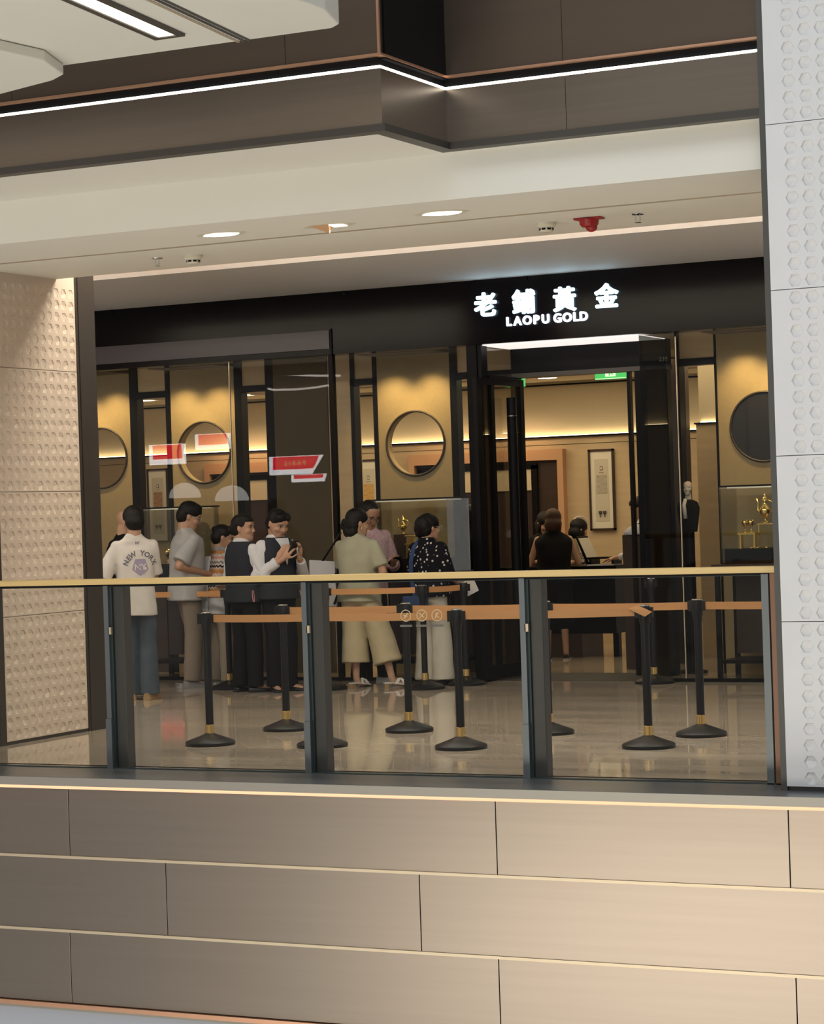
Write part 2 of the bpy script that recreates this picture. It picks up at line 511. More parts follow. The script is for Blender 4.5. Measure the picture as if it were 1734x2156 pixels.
cl = MB().box(XL, 0.5, 16.42, 16.46, 3.78, 3.80).build('cove_light', M_ledcove)
tag(cl, 'warm light strip hidden in the corridor ceiling cove', 'light strip')

# ------------------------------------------------------------------ near bridge soffit, upper left
br = empty('ceiling_bridge', (-7, 9, 4.0), kind='structure')
def rails(y0, y1, xa, xb, z0, z1):   # a bar that runs towards the camera, slightly skewed like the ceiling grid
    return [(xa, y1, z0), (xb, y1, z0), (xb + 0.14 * (y1 - y0), y0, z0), (xa + 0.14 * (y1 - y0), y0, z0)], (0, 0, z1 - z0)
MB().prism([(-5.45, 10.29, 4.0), (-5.52, 10.35, 4.0), (-14, 10.36, 4.0), (-14, 5.2, 4.0), (-5.33, 5.2, 4.0), (-5.345, 9.95, 4.0)], (0, 0, 0.5)).build('soffit', M_white, br, bevel=0.012)
MB().prism(*rails(7.2, 10.02, -6.37, -6.335, 3.985, 4.0)).prism(*rails(7.2, 10.02, -6.225, -6.19, 3.985, 4.0)).prism(*rails(9.99, 10.02, -6.335, -6.225, 3.985, 4.0)).build('light_frame', M_rim, br)
MB().prism(*rails(7.2, 9.99, -6.334, -6.226, 3.992, 3.999)).build('light_diffuser', M_bridgelight, br)
for dx in (0.0, 0.035, 0.065):
    MB().prism(*rails(6.5, 10.35, -6.08 + dx, -6.065 + dx, 3.994, 3.999)).build('groove_bar', M_trimgrey if dx else M_champ, br)
MB().prism([(-14, 10.56, 3.94), (-7.74, 10.56, 3.94), (-7.27, 10.40, 3.94), (-7.13, 10.30, 3.94), (-6.99, 9.93, 3.94), (-7.03, 9.5, 3.94), (-14, 9.0, 3.94)], (0, 0, 0.058)).build('lower_soffit', M_white, br, bevel=0.008)
# ------------------------------------------------------------------ columns clad in hexagon-relief panels
HR = 0.0375
def hex_mesh(k):
    """a hexagonal hollow with a folded floor; k picks which way the fold points (front looks to -Y)"""
    rim, lip = [], []
    for i in range(6):
        a = pi / 3 * i
        rim.append((HR * cos(a), 0.0, HR * sin(a)))
        d = 0.004 if (i + k) % 3 == 0 else 0.013
        lip.append((HR * 0.86 * cos(a), d, HR * 0.86 * sin(a)))
    c = pi / 3 * (k + 0.5)
    vs = rim + lip + [(0.010 * cos(c), 0.0175, 0.010 * sin(c))]
    fs = [(i, (i + 1) % 6, 6 + (i + 1) % 6, 6 + i) for i in range(6)] + [(6 + i, 6 + (i + 1) % 6, 12) for i in range(6)]
    me = bpy.data.meshes.new('hexagon_hollow')
    me.from_pydata(vs, [], fs)
    bm = bmesh.new()
    bm.from_mesh(me)
    bmesh.ops.recalc_face_normals(bm, faces=bm.faces)
    bm.faces.ensure_lookup_table()
    if bm.faces[7].normal.y > 0: bmesh.ops.reverse_faces(bm, faces=bm.faces)
    bm.to_mesh(me)
    bm.free()
    me.materials.append(M_hex)
    return me
def pierced_panel(x0, x1, z0, z1, cxs, czs, px, pz, depth):
    """panel whose front (y=0) is open where the hexagon hollows sit; local x across, z up"""
    mb = MB()
    vs, fs = [], []
    def quad(a, b2, c, d):
        k = len(vs)
        vs.extend([(a, 0, c), (b2, 0, c), (b2, 0, d), (a, 0, d)])
        fs.append((k, k + 1, k + 2, k + 3))
    gx0, gx1, gz0, gz1 = cxs[0] - px / 2, cxs[-1] + px / 2, czs[0] - pz / 2, czs[-1] + pz / 2
    for a, b2, c, d in ((x0, gx0, z0, z1), (gx1, x1, z0, z1), (gx0, gx1, z0, gz0), (gx0, gx1, gz1, z1)):
        if b2 - a > 1e-4 and d - c > 1e-4: quad(a, b2, c, d)
    for cx in cxs:
        for cz in czs:
            k = len(vs)
            h = [(cx + HR * cos(pi / 3 * i), 0, cz + HR * sin(pi / 3 * i)) for i in range(6)]
            q = [(cx + px / 2, 0, cz + pz / 2), (cx - px / 2, 0, cz + pz / 2), (cx - px / 2, 0, cz - pz / 2), (cx + px / 2, 0, cz - pz / 2)]
            vs.extend(h + q)
            H, Q = [k + i for i in range(6)], [k + 6 + i for i in range(4)]
            fs.extend([(H[0], Q[0], H[1]), (H[1], Q[0], Q[1], H[2]), (H[2], Q[1], H[3]), (H[3], Q[1], Q[2]), (H[3], Q[2], H[4]), (H[4], Q[2], Q[3], H[5]), (H[5], Q[3], H[0]), (H[0], Q[3], Q[0])])
    mb.add(vs, fs)
    k = len(mb.v)
    e = [(x0, 0, z0), (x1, 0, z0), (x1, 0, z1), (x0, 0, z1)]
    mb.add(e + [(x, depth, z) for x, y, z in e], [(0, 4, 5, 1), (1, 5, 6, 2), (2, 6, 7, 3), (3, 7, 4, 0), (4, 7, 6, 5)])
    me = bpy.data.meshes.new('stone_panel')
    me.from_pydata(mb.v, [], mb.f)
    return me
HEX = [hex_mesh(k) for k in range(6)]
HEXW = []
for h in HEX:
    h2 = h.copy()
    h2.materials.clear()
    h2.materials.append(M_hex_warmlight)
    for v in h2.vertices: v.co.y *= 0.6
    HEXW.append(h2)
ZJ = [0.022, 0.898, 1.778, 2.658, 3.538, 4.418, 5.298]
rnd = random.Random(3)
# right column: its face is parallel to the shop front
col = empty('patterned_column', (-3.0, 12.2, 0.0), label='cool white column with hexagon relief at the right end of the railing', cat='column')
for k, (z0, z1) in enumerate(zip(ZJ, ZJ[1:])):
    cxs = [-3.632 + 0.0915 * c for c in range(4)]
    pz = (z1 - z0 - 0.004) / 10
    czs = [z0 + 0.002 + pz * (r + 0.5) for r in range(10)]
    me = pierced_panel(-3.766 + 3.0, -2.3 + 3.0, z0 + 0.002, z1 - 0.002, [c + 3.0 for c in cxs], czs, 0.0915, pz, 0.03)
    p = mesh_obj('stone_panel', me, M_stone, col, (0, -0.30, 0))
    for r, z in enumerate(czs):
        for c, x in enumerate(cxs):
            mesh_obj('hexagon_hollow', HEX[(r * 2 + c * 3 + (c % 2)) % 6], None, p, (x + 3.0, 0, z))
MB().box(-3.802, -3.767, 11.91, 12.24, 0.0, 5.4).build('edge_trim', M_trimgrey, col)
MB().box(-3.766, -2.3, 11.932, 12.6, 0.0, 5.2).build('core', M_trimgrey, col)
# left column: its patterned face looks along the corridor
col = empty('patterned_column', (-10.4, 13.9, 0.0), label='column with hexagon relief tinted for warm light and dark corner band at the left edge', cat='column')
ZT = 3.957
n_parts = 0
rest = []
for k, (z0, z1) in enumerate(zip(ZJ[:4], ZJ[1:5])):
    cys = [13.317 + 0.0905 * c for c in range(11)]
    pz = (z1 - z0 - 0.004) / 10
    czs = [z0 + 0.002 + pz * (r + 0.5) for r in range(10) if z0 + 0.002 + pz * (r + 0.5) < 3.30]
    me = pierced_panel(13.272 - 13.9, 14.271 - 13.9, z0 + 0.002, z1 - 0.002, [c - 13.9 for c in cys], czs, 0.0905, pz, 0.03)
    p = mesh_obj('stone_panel', me, M_stone_warmlight, col, (0.55, 0, 0))
    p.rotation_euler = (0, 0, pi / 2)
    for r, z in enumerate(czs):
        for c, y in enumerate(cys):
            i = (r * 2 + c * 3 + (c % 2)) % 6
            if c < 8:
                mesh_obj('hexagon_hollow', HEXW[i], None, p, (y - 13.9, 0, z))
            else:
                rest.append((i, y, z))
mb = MB()
for i, y, z in rest:
    mb.add([(-9.8500 - v.co.y, y + v.co.x, z + v.co.z) for v in HEXW[i].vertices], [tuple(f.vertices) for f in HEX[i].polygons])
o = mb.build('hexagon_hollows', M_hex_warmlight, col)
o['kind'] = 'stuff'
p = MB().box(-9.88, -9.85, 13.272, 14.27, ZJ[4] + 0.002, ZT).build('stone_panel', M_stone_warmlight, col)
MB().box(-10.9, -9.845, 14.272, 14.52, 0.0, ZT).build('corner_band', M_trimdark, col)
MB().box(-9.846, -9.838, 14.30, 14.50, 0.0, ZT).build('corner_band_face', M_trimdark, col)
MB().box(-10.9, -9.846, 13.20, 13.270, 0.0, ZT).build('corner_band', M_trimdark, col)
MB().box(-10.85, -9.882, 13.25, 14.3, 0.0, ZT).build('core', M_trimdark, col)
MB().box(-10.9, -9.852, 13.272, 14.271, 0.0, 0.023).build('plinth', M_trimdark, col)

# ------------------------------------------------------------------ glass railing
rail = empty('glass_railing', (-7, 12.17, 0.0), label='frameless glass railing with gold handrail and grey posts', cat='railing')
XP = [-11.10, -9.665, -8.235, -6.815, -5.388, -3.945]
for x0, x1 in zip([-13.4, *XP[1:-1]], [-9.67, *XP[2:]]):
    pane = MB().box(x0 + 0.035, x1 - 0.006, 12.164, 12.176, 0.004, 1.136).build('glass_pane', M_railglass, rail)
    MB().box(x0 + 0.035, x1 - 0.006, 12.1635, 12.1765, 1.1362, 1.1395).build('pane_edge', M_glassedge, pane)
MB().box(-13.4, -3.79, 12.128, 12.212, 1.152, 1.188).build('handrail', M_gold_rail, rail, bevel=0.006)
MB().box(-13.4, -3.85, 12.155, 12.185, 1.140, 1.152).build('rail_channel', M_black, rail)
MB().box(-13.4, -3.85, 12.15, 12.19, 0.0, 0.006).build('base_channel', M_glassedge, rail)
for x in (-9.665, -8.235, -6.815, -5.388):
    po = MB().box(x + 0.042, x + 0.118, 12.185, 12.27, 0.0, 1.150).build('post', M_post, rail, bevel=0.004)
    MB().box(x - 0.008, x + 0.026, 12.150, 12.185, 0.0, 1.145).build('front_strip', M_clamp, po)
    MB().box(x - 0.012, x + 0.030, 12.140, 12.19, 0.0, 0.31).build('foot_clamp', M_clamp, po)
    MB().box(x + 0.026, x + 0.042, 12.168, 12.26, 0.0, 1.145).build('shadow_joint', M_glassedge, po)
    MB().box(x + 0.020, x + 0.042, 12.150, 12.17, 0.84, 0.885).build('hinge_pin', M_champ, po)
po = MB().box(-3.905, -3.865, 12.15, 12.26, 0.0, 1.15).build('post', mat('copper_post', (0.23, 0.13, 0.085), 0.4, 0.5), rail)
MB().box(-3.955, -3.915, 12.15, 12.185, 0.0, 1.145).build('front_strip', M_clamp, po)
MB().box(-3.864, -3.803, 12.18, 12.30, 0.0, 1.15).build('wall_post', M_black, rail)

# ------------------------------------------------------------------ queue stanchions
def belt_mb(a, b2, z0=0.862, z1=0.862, h=0.025, sag=0.004):
    a, b2 = Vector((*a, z0)), Vector((*b2, z1))
    mb = MB()
    n = 8
    d = (b2 - a).normalized()
    w = Vector((-d.y, d.x, 0)) * 0.0012
    prev = None
    for i in range(n):
        t0, t1 = i / n, (i + 1) / n
        p0, p1 = a.lerp(b2, t0), a.lerp(b2, t1)
        p0.z -= sag * 4 * t0 * (1 - t0)
        p1.z -= sag * 4 * t1 * (1 - t1)
        H = Vector((0, 0, h))
        mb.add([p0 - w - H, p1 - w - H, p1 - w + H, p0 - w + H, p0 + w - H, p1 + w - H, p1 + w + H, p0 + w + H],
               [(0, 1, 2, 3), (7, 6, 5, 4), (0, 4, 5, 1), (3, 2, 6, 7)])
    return mb
proto = None
def stanchion(x, y, label, belt_to=None, zb=0.862, turn=0.0):
    global proto
    if proto is None:
        r = empty('queue_stanchion', (x, y, 0))
        MB().lathe([(0.150, 0.0), (0.170, 0.004), (0.171, 0.020), (0.164, 0.028), (0.09, 0.055), (0.040, 0.074), (0.032, 0.080)], (x, y, 0), 28).build('base', M_blackmatte, r, smooth='auto')
        MB().lathe([(0.0315, 0.078), (0.0315, 0.138), (0.029, 0.140)], (x, y, 0), 20).build('collar', M_brass, r, smooth='auto')
        MB().lathe([(0.0270, 0.138), (0.0270, 0.76)], (x, y, 0), 20).build('pole', M_blackmatte, r, smooth='auto')
        hd = MB().lathe([(0.030, 0.755), (0.031, 0.79), (0.0355, 0.80), (0.0355, 0.892), (0.033, 0.897)], (x, y, 0), 20).build('belt_head', M_blackmatte, r, smooth='auto')
        MB().lathe([(0.0330, 0.897), (0.0365, 0.899), (0.0365, 0.904), (0.030, 0.908)], (x, y, 0), 20).build('cap_ring', M_chrome, hd, smooth='auto')
        MB().box(x - 0.062, x - 0.03, y - 0.018, y + 0.018, 0.825, 0.895).build('belt_clip', M_blackmatte, hd)
        MB().box(x + 0.03, x + 0.056, y - 0.014, y + 0.014, 0.83, 0.892).build('belt_clip', M_blackmatte, hd)
        proto = r
    else:
        r = copy_tree(proto)
        for ch in list(r.children):
            if ch.name.startswith('belt') and not ch.name.startswith('belt_'): bpy.data.objects.remove(ch)
        r.location = (x, y, 0)
        WLOC[r] = Vector((x, y, 0))
    r.rotation_euler = (0, 0, 0)
    tag(r, label, 'stanchion', 'black queue stanchions with brass collars and orange belts')
    if belt_to:
        bx, by = belt_to
        d = Vector((bx - x, by - y)).normalized()
        b_ = belt_mb((x + d.x * 0.04, y + d.y * 0.04), (bx - d.x * 0.045, by - d.y * 0.045), zb, zb).build('belt', M_belt, r)
    return r
S1, S3, S5, S7 = (-8.355, 13.55), (-7.49, 13.56), (-6.482, 13.595), (-5.28, 13.84)
S2, S4, S6, S8 = (-8.335, 14.57), (-7.355, 14.59), (-6.28, 14.575), (-5.193, 14.59)
S9, S10, S11, S12, S13 = (-7.10, 18.80), (-8.77, 18.55), (-8.955, 18.10), (-9.85, 17.98), (-10.87, 18.0)
FRONT = [stanchion(*S1, 'black stanchion with brass collar in the front row nearest the left column', S3),
         stanchion(*S3, 'front-row stanchion half hidden behind the second railing post', S5),
         stanchion(*S5, 'black stanchion in the middle of the front row behind the glass', S7),
         stanchion(*S7, 'front-row stanchion with a loose folded belt end, near the right', None)]
stanchion(*S2, 'second-row stanchion standing right of the women in vests', S4)
stanchion(*S4, 'second-row stanchion behind the belt with printed circles', S6)
stanchion(*S6, 'second-row stanchion right beside the third railing post', S8)
stanchion(*S8, 'second-row stanchion nearest the white column at the right', (-3.95, 14.62))
stanchion(*S9, 'far stanchion close to the shop glass right of the entrance')
stanchion(*S10, 'far stanchion at the left foot of the entrance frame')
stanchion(*S11, 'far stanchion before the woman in the patterned black blouse', S10)
stanchion(*S12, 'far stanchion beside the white shopping bag', S11)
stanchion(*S13, 'far stanchion hidden behind the women in dark vests', S12)
stanchion(-12.55, 18.0, 'far stanchion behind the man in the white shirt', S13)
# loose belt end folded over the last front stanchion
x, y = S7
MB().add([(x - 0.10, y - 0.03, 0.885), (x + 0.02, y - 0.05, 0.835), (x + 0.07, y - 0.05, 0.865), (x - 0.03, y - 0.03, 0.905),
          (x - 0.10, y - 0.027, 0.883), (x + 0.02, y - 0.047, 0.833), (x + 0.07, y - 0.047, 0.863), (x - 0.03, y - 0.027, 0.903)],
         [(0, 1, 2, 3), (7, 6, 5, 4), (0, 4, 5, 1), (1, 5, 6, 2), (2, 6, 7, 3), (3, 7, 4, 0)]).build('belt_end', M_belt, FRONT[3])
# three prohibition rounds stuck on the railing glass
def glass_icon(x, z, k, parent):
    r, y = 0.0325, 12.1615
    st = MB().torus((x, y, z), r, 0.0026, 'Y', 28, 6).build('sticker_ring', M_print, parent)
    mb = MB()
    if k == 0:
        mb.tube([(x - 0.012, y, z - 0.016), (x + 0.004, y, z), (x + 0.012, y, z + 0.016)], 0.0040, 6).tube([(x - 0.014, y, z + 0.002), (x + 0.010, y, z - 0.004)], 0.0034, 6)
    elif k == 1:
        mb.tube([(x - 0.019, y, z - 0.019), (x + 0.019, y, z + 0.019)], 0.0024, 6).tube([(x - 0.016, y, z + 0.014), (x + 0.014, y, z - 0.012)], 0.0030, 6)
    else:
        mb.tube([(x - 0.010, y, z - 0.017), (x - 0.002, y, z + 0.018)], 0.0030, 6).tube([(x - 0.004, y, z), (x + 0.014, y, z - 0.015)], 0.0028, 6).tube([(x - 0.003, y, z + 0.002), (x + 0.014, y, z + 0.017)], 0.0028, 6)
    mb.build('sticker_figure', M_print, st)
    MB().box(x - 0.040, x + 0.040, y - 0.0006, y, z - 0.066, z - 0.054).build('sticker_caption', M_stickertext, st)
PANES = [c for c in rail.children if c.name.startswith('glass_pane')]
M_stickertext = mat('sticker_text', (0.16, 0.15, 0.12), 0.6)
for k, x in enumerate((-6.130, -6.025, -5.927)):
    glass_icon(x, 0.938, k, PANES[3])
# ------------------------------------------------------------------ shop front
fas = struct('wall_shopfront_fascia', MB().box(-15.5, -5.0, 18.90, 19.12, 3.022, 3.617), M_fascia)
MB().box(-15.5, -10.215, 18.875, 18.90, 3.075, 3.245).build('smoked_panel', M_fascia2, fas)
MB().box(-10.212, -10.196, 18.885, 18.90, 3.022, 3.26).build('panel_joint', M_black, fas)
MB().box(-15.5, -5.0, 18.893, 18.90, 3.605, 3.617).build('top_edge', M_black, fas)
for x in (-12.62, -10.05, -8.22):
    MB().box(x - 0.012, x + 0.012, 18.885, 18.90, 3.565, 3.60).build('clip', M_black, fas)
sign = empty('shop_sign', (-8.03, 18.9, 3.16), label='white illuminated shop sign reading 老鋪黃金 LAOPU GOLD above the entrance', cat='sign')
for ch, x, z in zip('老鋪黃金', (-8.615, -8.243, -7.851, -7.456), (3.288, 3.288, 3.284, 3.284)):
    text_part('character', ch, 0.222, (x, 18.872, z), M_sign, sign, extrude=0.010, bold=0.0082)
for k, (ch, x) in enumerate(zip('LAOPUGOLD', (-8.395, -8.310, -8.216, -8.129, -8.040, -7.925, -7.833, -7.752, -7.678))):
    text_part('letter', ch, 0.108, (x, 18.878, 3.170), M_signlat, sign, extrude=0.008, bold=0.0045)

def pane(name, mb, frames=None):
    o = struct(name, mb, M_glass)
    if frames: frames.build('frame', M_black, o)
    return o
# plate glass either side of the entrance
pane('window_1', MB().box(-15.5, -10.262, 18.952, 18.964, 0.03, 3.022), MB().box(-10.262, -10.218, 18.93, 18.99, 0.0, 3.022).box(-15.5, -10.262, 18.94, 18.975, 0.0, 0.03))
pane('window_2', MB().box(-10.218, -8.835, 18.952, 18.964, 0.03, 3.022), MB().box(-10.218, -8.835, 18.94, 18.975, 0.0, 0.03))
o = pane('window_3', MB().box(-7.20, -6.872, 18.952, 18.964, 0.03, 3.022), MB().box(-7.2, -5.0, 18.94, 18.975, 0.0, 0.03))
MB().box(-6.870, -6.862, 18.950, 18.966, 0.03, 2.98).build('glass_joint', M_champ, o)
text_part('unit_number', '239', 0.055, (-6.98, 18.949, 2.775), M_ink, o, extrude=0.0005)
MB().box(-11.35, -11.342, 18.950, 18.966, 0.03, 3.02).build('glass_joint', M_champ, o)
pane('window_4', MB().box(-6.860, -5.0, 18.952, 18.964, 0.03, 3.022))
pane('window_5', MB().box(-8.712, -8.700, 19.06, 19.60, 0.03, 3.0))
w6 = struct('window_6', MB().box(-7.206, -7.194, 18.97, 19.60, 0.03, 3.012), M_smokeglass)
# entrance recess
ent = empty('door_1', (-8.0, 19.3, 0), kind='structure')
MB().box(-8.835, -8.735, 18.90, 19.06, 0.0, 3.022).build('frame_column', M_black, ent, bevel=0.004)
MB().box(-8.735, -8.695, 18.915, 19.05, 0.0, 3.022).build('frame_column', M_black, ent, bevel=0.004)
MB().box(-8.73, -7.207, 18.95, 19.63, 3.013, 3.021).build('light_panel', M_lightpanel, ent)
MB().box(-8.72, -7.19, 19.62, 19.72, 2.785, 3.02).build('header', M_black, ent)
MB().box(-8.72, -7.19, 19.60, 19.74, 2.745, 2.785).build('header_rail', M_rim, ent)
MB().box(-8.72, -8.66, 19.60, 19.72, 0.0, 2.745).build('jamb', M_black, ent)
MB().box(-7.575, -7.545, 19.60, 19.66, 0.0, 2.745).build('jamb', M_black, ent)
MB().box(-7.50, -7.19, 19.60, 19.70, 0.0, 2.745).build('side_panel', M_black, ent)
MB().box(-8.72, -8.66, 19.02, 19.62, 2.70, 2.75).build('side_rail', M_black, ent)
MB().box(-9.0, -7.2, 18.97, 19.9, 0.0, 0.004).build('threshold', M_mat, ent)
# left door leaf, swung out
leaf = empty('door_2', (-8.60, 19.60, 0), kind='structure')
ang = radians(-98)
A, B = Vector((-8.60, 19.58)), Vector((-8.60, 19.58)) + 0.80 * Vector((cos(ang), sin(ang)))
d = (B - A).normalized()
nrm = Vector((-d.y, d.x))
def leafbar(t0, t1, z0, z1, th, name, m=M_black):
    c = A + d * (t0 + t1) / 2
    MB().obox((c.x, c.y, (z0 + z1) / 2), (d.x * (t1 - t0) / 2, d.y * (t1 - t0) / 2, 0), (nrm.x * th, nrm.y * th, 0), (0, 0, (z1 - z0) / 2)).build(name, m, leaf)
leafbar(0, 0.06, 0.02, 2.72, 0.022, 'stile')
leafbar(0.72, 0.80, 0.02, 2.72, 0.022, 'stile')
leafbar(0.06, 0.72, 2.66, 2.72, 0.020, 'top_rail')
leafbar(0.06, 0.72, 0.02, 0.14, 0.020, 'bottom_rail')
leafbar(0.06, 0.72, 0.14, 2.66, 0.006, 'glass', M_glass)
leafbar(0.50, 0.55, 0.14, 2.66, 0.018, 'middle_stile')
c = A + d * 0.30 + nrm * 0.07
MB().tube([(c.x, c.y, 0.55), (c.x, c.y, 2.55)], 0.045, 16).build('pull_handle', M_black, leaf, smooth='auto')
MB().tube([(c.x, c.y, 2.38), (c.x, c.y, 2.385)], 0.047, 16).build('handle_ring', M_chrome, leaf)

# ------------------------------------------------------------------ display partitions just inside the glass
YP = 19.9
def holed_panel(name, x0, x1, z0, z1, cx, cz, r, m, y0=YP, y1=YP + 0.10):
    angs = sorted({round(2 * pi * i / 56, 5) for i in range(56)} | {round(math.atan2(z - cz, x - cx) % (2 * pi), 5) for x in (x0, x1) for z in (z0, z1)})
    ins, outs = [], []
    for a in angs:
        ca, sa = cos(a), sin(a)
        t = min([(x1 - cx) / ca if ca > 1e-6 else 1e9, (x0 - cx) / ca if ca < -1e-6 else 1e9, (z1 - cz) / sa if sa > 1e-6 else 1e9, (z0 - cz) / sa if sa < -1e-6 else 1e9])
        outs.append((cx + t * ca, cz + t * sa))
        ins.append((cx + r * ca, cz + r * sa))
    n = len(angs)
    vs = [(x, y0, z) for x, z in ins] + [(x, y0, z) for x, z in outs] + [(x, y1, z) for x, z in ins] + [(x, y1, z) for x, z in outs]
    fs = []
    for i in range(n):
        j = (i + 1) % n
        fs += [(i, j, n + j, n + i), (2 * n + j, 2 * n + i, 3 * n + i, 3 * n + j), (j, i, 2 * n + i, 2 * n + j), (n + i, n + j, 3 * n + j, 3 * n + i)]
    o = struct(name, MB().add(vs, fs), m)
    MB().torus((cx, y0 - 0.006, cz), r + 0.002, 0.011, 'Y', 56, 8).build('ring_frame', M_trimdark, o, smooth=True)
    return o
holed_panel('wall_display_1', -13.86, -13.10, 0.0, 3.10, -13.462, 2.197, 0.305, M_panel)
holed_panel('wall_display_2', -12.61, -11.856, 0.0, 3.10, -12.23, 2.205, 0.305, M_panel)
holed_panel('wall_display_3', -10.26, -9.482, 0.0, 3.10, -9.865, 2.197, 0.306, M_panel)
d4 = holed_panel('wall_display_4', -6.826, -5.55, 0.0, 3.10, -6.400, 2.200, 0.308, M_panel)
MB().prism([(-6.40 + 0.3055 * cos(2 * pi * i / 56), YP - 0.003, 2.20 + 0.3055 * sin(2 * pi * i / 56)) for i in range(56)], (0, 0.012, 0)).build('smoked_mirror', M_darkmirror, d4)
struct('wall_display_5', MB().box(-11.40, -10.80, YP - 0.02, YP + 0.10, 0.0, 3.10), M_oliv)
struct('wall_display_6', MB().box(-10.80, -10.552, YP, YP + 0.20, 0.0, 3.10), M_trav)
tr = empty('trim_2', (-10, YP, 0), kind='structure')
for x0, x1 in ((-13.095, -13.005), (-12.665, -12.612), (-11.855, -11.775), (-11.50, -11.402), (-10.55, -10.51), (-10.305, -10.262), (-9.480, -9.408), (-6.846, -6.828), (-7.215, -7.18)):
    MB().box(x0, x1, YP - 0.01, YP + 0.11, 0.0, 3.10).build('frame_post', M_black, tr)
for x0, x1 in ((-13.005, -12.665), (-11.775, -11.50), (-10.552, -10.262), (-9.408, -8.75), (-7.20, -6.83)):
    MB().box(x0, x1, YP - 0.01, YP + 0.11, 2.782, 2.845).build('transom', M_black, tr)
    MB().box(x0, x1, YP + 0.02, YP + 0.10, 2.845, 3.10).build('stone_tile', M_trav, tr)
for x0, x1 in ((-13.86, -13.1), (-12.61, -11.856), (-10.26, -9.482), (-6.826, -5.55)):
    MB().box(x0, x1, 19.50, YP - 0.001, 3.045, 3.10).build('light_pelmet', M_dkbrown, tr)
for k, xc in enumerate((-13.462, -12.23, -9.865, -6.35)):
    for dx in (-0.2, 0.2):
        spot('display_wash', (xc + dx, 19.56, 3.03), (xc + dx, 19.9, 2.15), 44, (1.0, 0.70, 0.30), 88, 0.9, 0.03)
# dark infill under the openings
for k, (x0, x1) in enumerate(((-13.005, -12.665), (-11.775, -11.50), (-9.408, -8.835))):
    struct('wall_low_%d' % (k + 1), MB().box(x0, x1, YP + 0.01, YP + 0.09, 0.0, 0.92), M_dkbrown)

# ------------------------------------------------------------------ shop interior shell
bw = struct('wall_back', MB().box(-19, -7.9, 24.0, 24.15, 0.0, 2.32), M_trav)
MB().box(-19, -7.9, 24.05, 24.15, 2.32, 3.0).build('upper_wall', M_cream, bw)
MB().box(-19, -7.9, 23.96, 24.05, 2.318, 2.336).build('ledge', M_black, bw)
MB().box(-19, -7.9, 24.0, 24.03, 2.337, 2.345).build('ledge_light', mat('ledge_led', (1, 1, 1), 0.5, emit=(1.0, 0.76, 0.42), estr=9.0), bw)
MB().box(-19, -7.9, 24.03, 24.05, 2.905, 2.922).build('shadow_line', M_black, bw)
MB().box(-19, -7.9, 23.996, 24.0, 2.238, 2.243).build('joint', M_dkbrown, bw)
struct('wall_side', MB().box(-7.745, -6.0, 21.9, 22.05, 0.0, 2.33), M_trav)
ws = struct('wall_side_upper', MB().box(-7.72, -6.0, 21.93, 22.05, 2.33, 3.10), M_cream)
MB().box(-7.76, -6.0, 21.88, 21.93, 2.318, 2.334).build('ledge', M_black, ws)
MB().box(-7.70, -6.0, 21.905, 21.925, 2.335, 2.343).build('ledge_light', bpy.data.materials['ledge_led'], ws)
struct('wall_end', MB().box(-5.6, -5.4, 19.0, 24.0, 0.0, 3.1), M_dkbrown)
struct('wall_far_left', MB().box(-19.2, -19.0, 19.0, 24.2, 0.0, 3.1), M_panel)
struct('wall_dark_standin', MB().box(-7.97, -7.56, 21.1, 21.2, 0.0, 2.95), M_dkbrown)  # added panel that stands in for the dark back area
ce = struct('ceiling_shop', MB().box(-19.2, -5.4, 20.02, 24.2, 2.95, 3.12).box(-19.2, -5.4, 19.0, 20.02, 3.10, 3.2), M_cream)
MB().box(-19, -6, 22.95, 23.0, 2.935, 2.95).build('ceiling_step', M_champ, ce)
# copper-lined niches in the back wall
def niche(x0, x1, k):
    n = empty('trim_%d' % (k + 3), ((x0 + x1) / 2, 23.95, 0), kind='structure')
    MB().box(x0, x1, 23.90, 24.0, 2.07, 2.19).box(x1 - 0.07, x1, 23.90, 24.0, 0.0, 2.07).box(x0, x0 + 0.07, 23.90, 24.0, 0.0, 2.07).build('copper_lining', M_copperlit, n)
    MB().box(x0 + 0.07, x1 - 0.07, 23.97, 23.99, 0.0, 2.07).build('niche_back', M_dkbrown, n)
    w = x1 - x0
    MB().box(x0 + 0.10, x0 + 0.15, 23.93, 23.97, 0.0, 2.02).box(x1 - 0.40, x1 - 0.33, 23.93, 23.97, 0.0, 2.02).box(x0 + 0.10, x1 - 0.33, 23.93, 23.97, 1.98, 2.04).build('dark_frame', M_black, n)
    MB().box(x0 + 0.15, x1 - 0.40, 23.945, 23.97, 1.74, 1.98).build('cream_band', M_cream, n)
    area('niche_light', ((x0 + x1) / 2, 23.72, 2.45), ((x0 + x1) / 2, 24, 2.0), w * 0.8, 3.0, (1.0, 0.62, 0.34), 0.05)
niche(-11.95, -10.03, 0)
niche(-14.7, -13.45, 1)

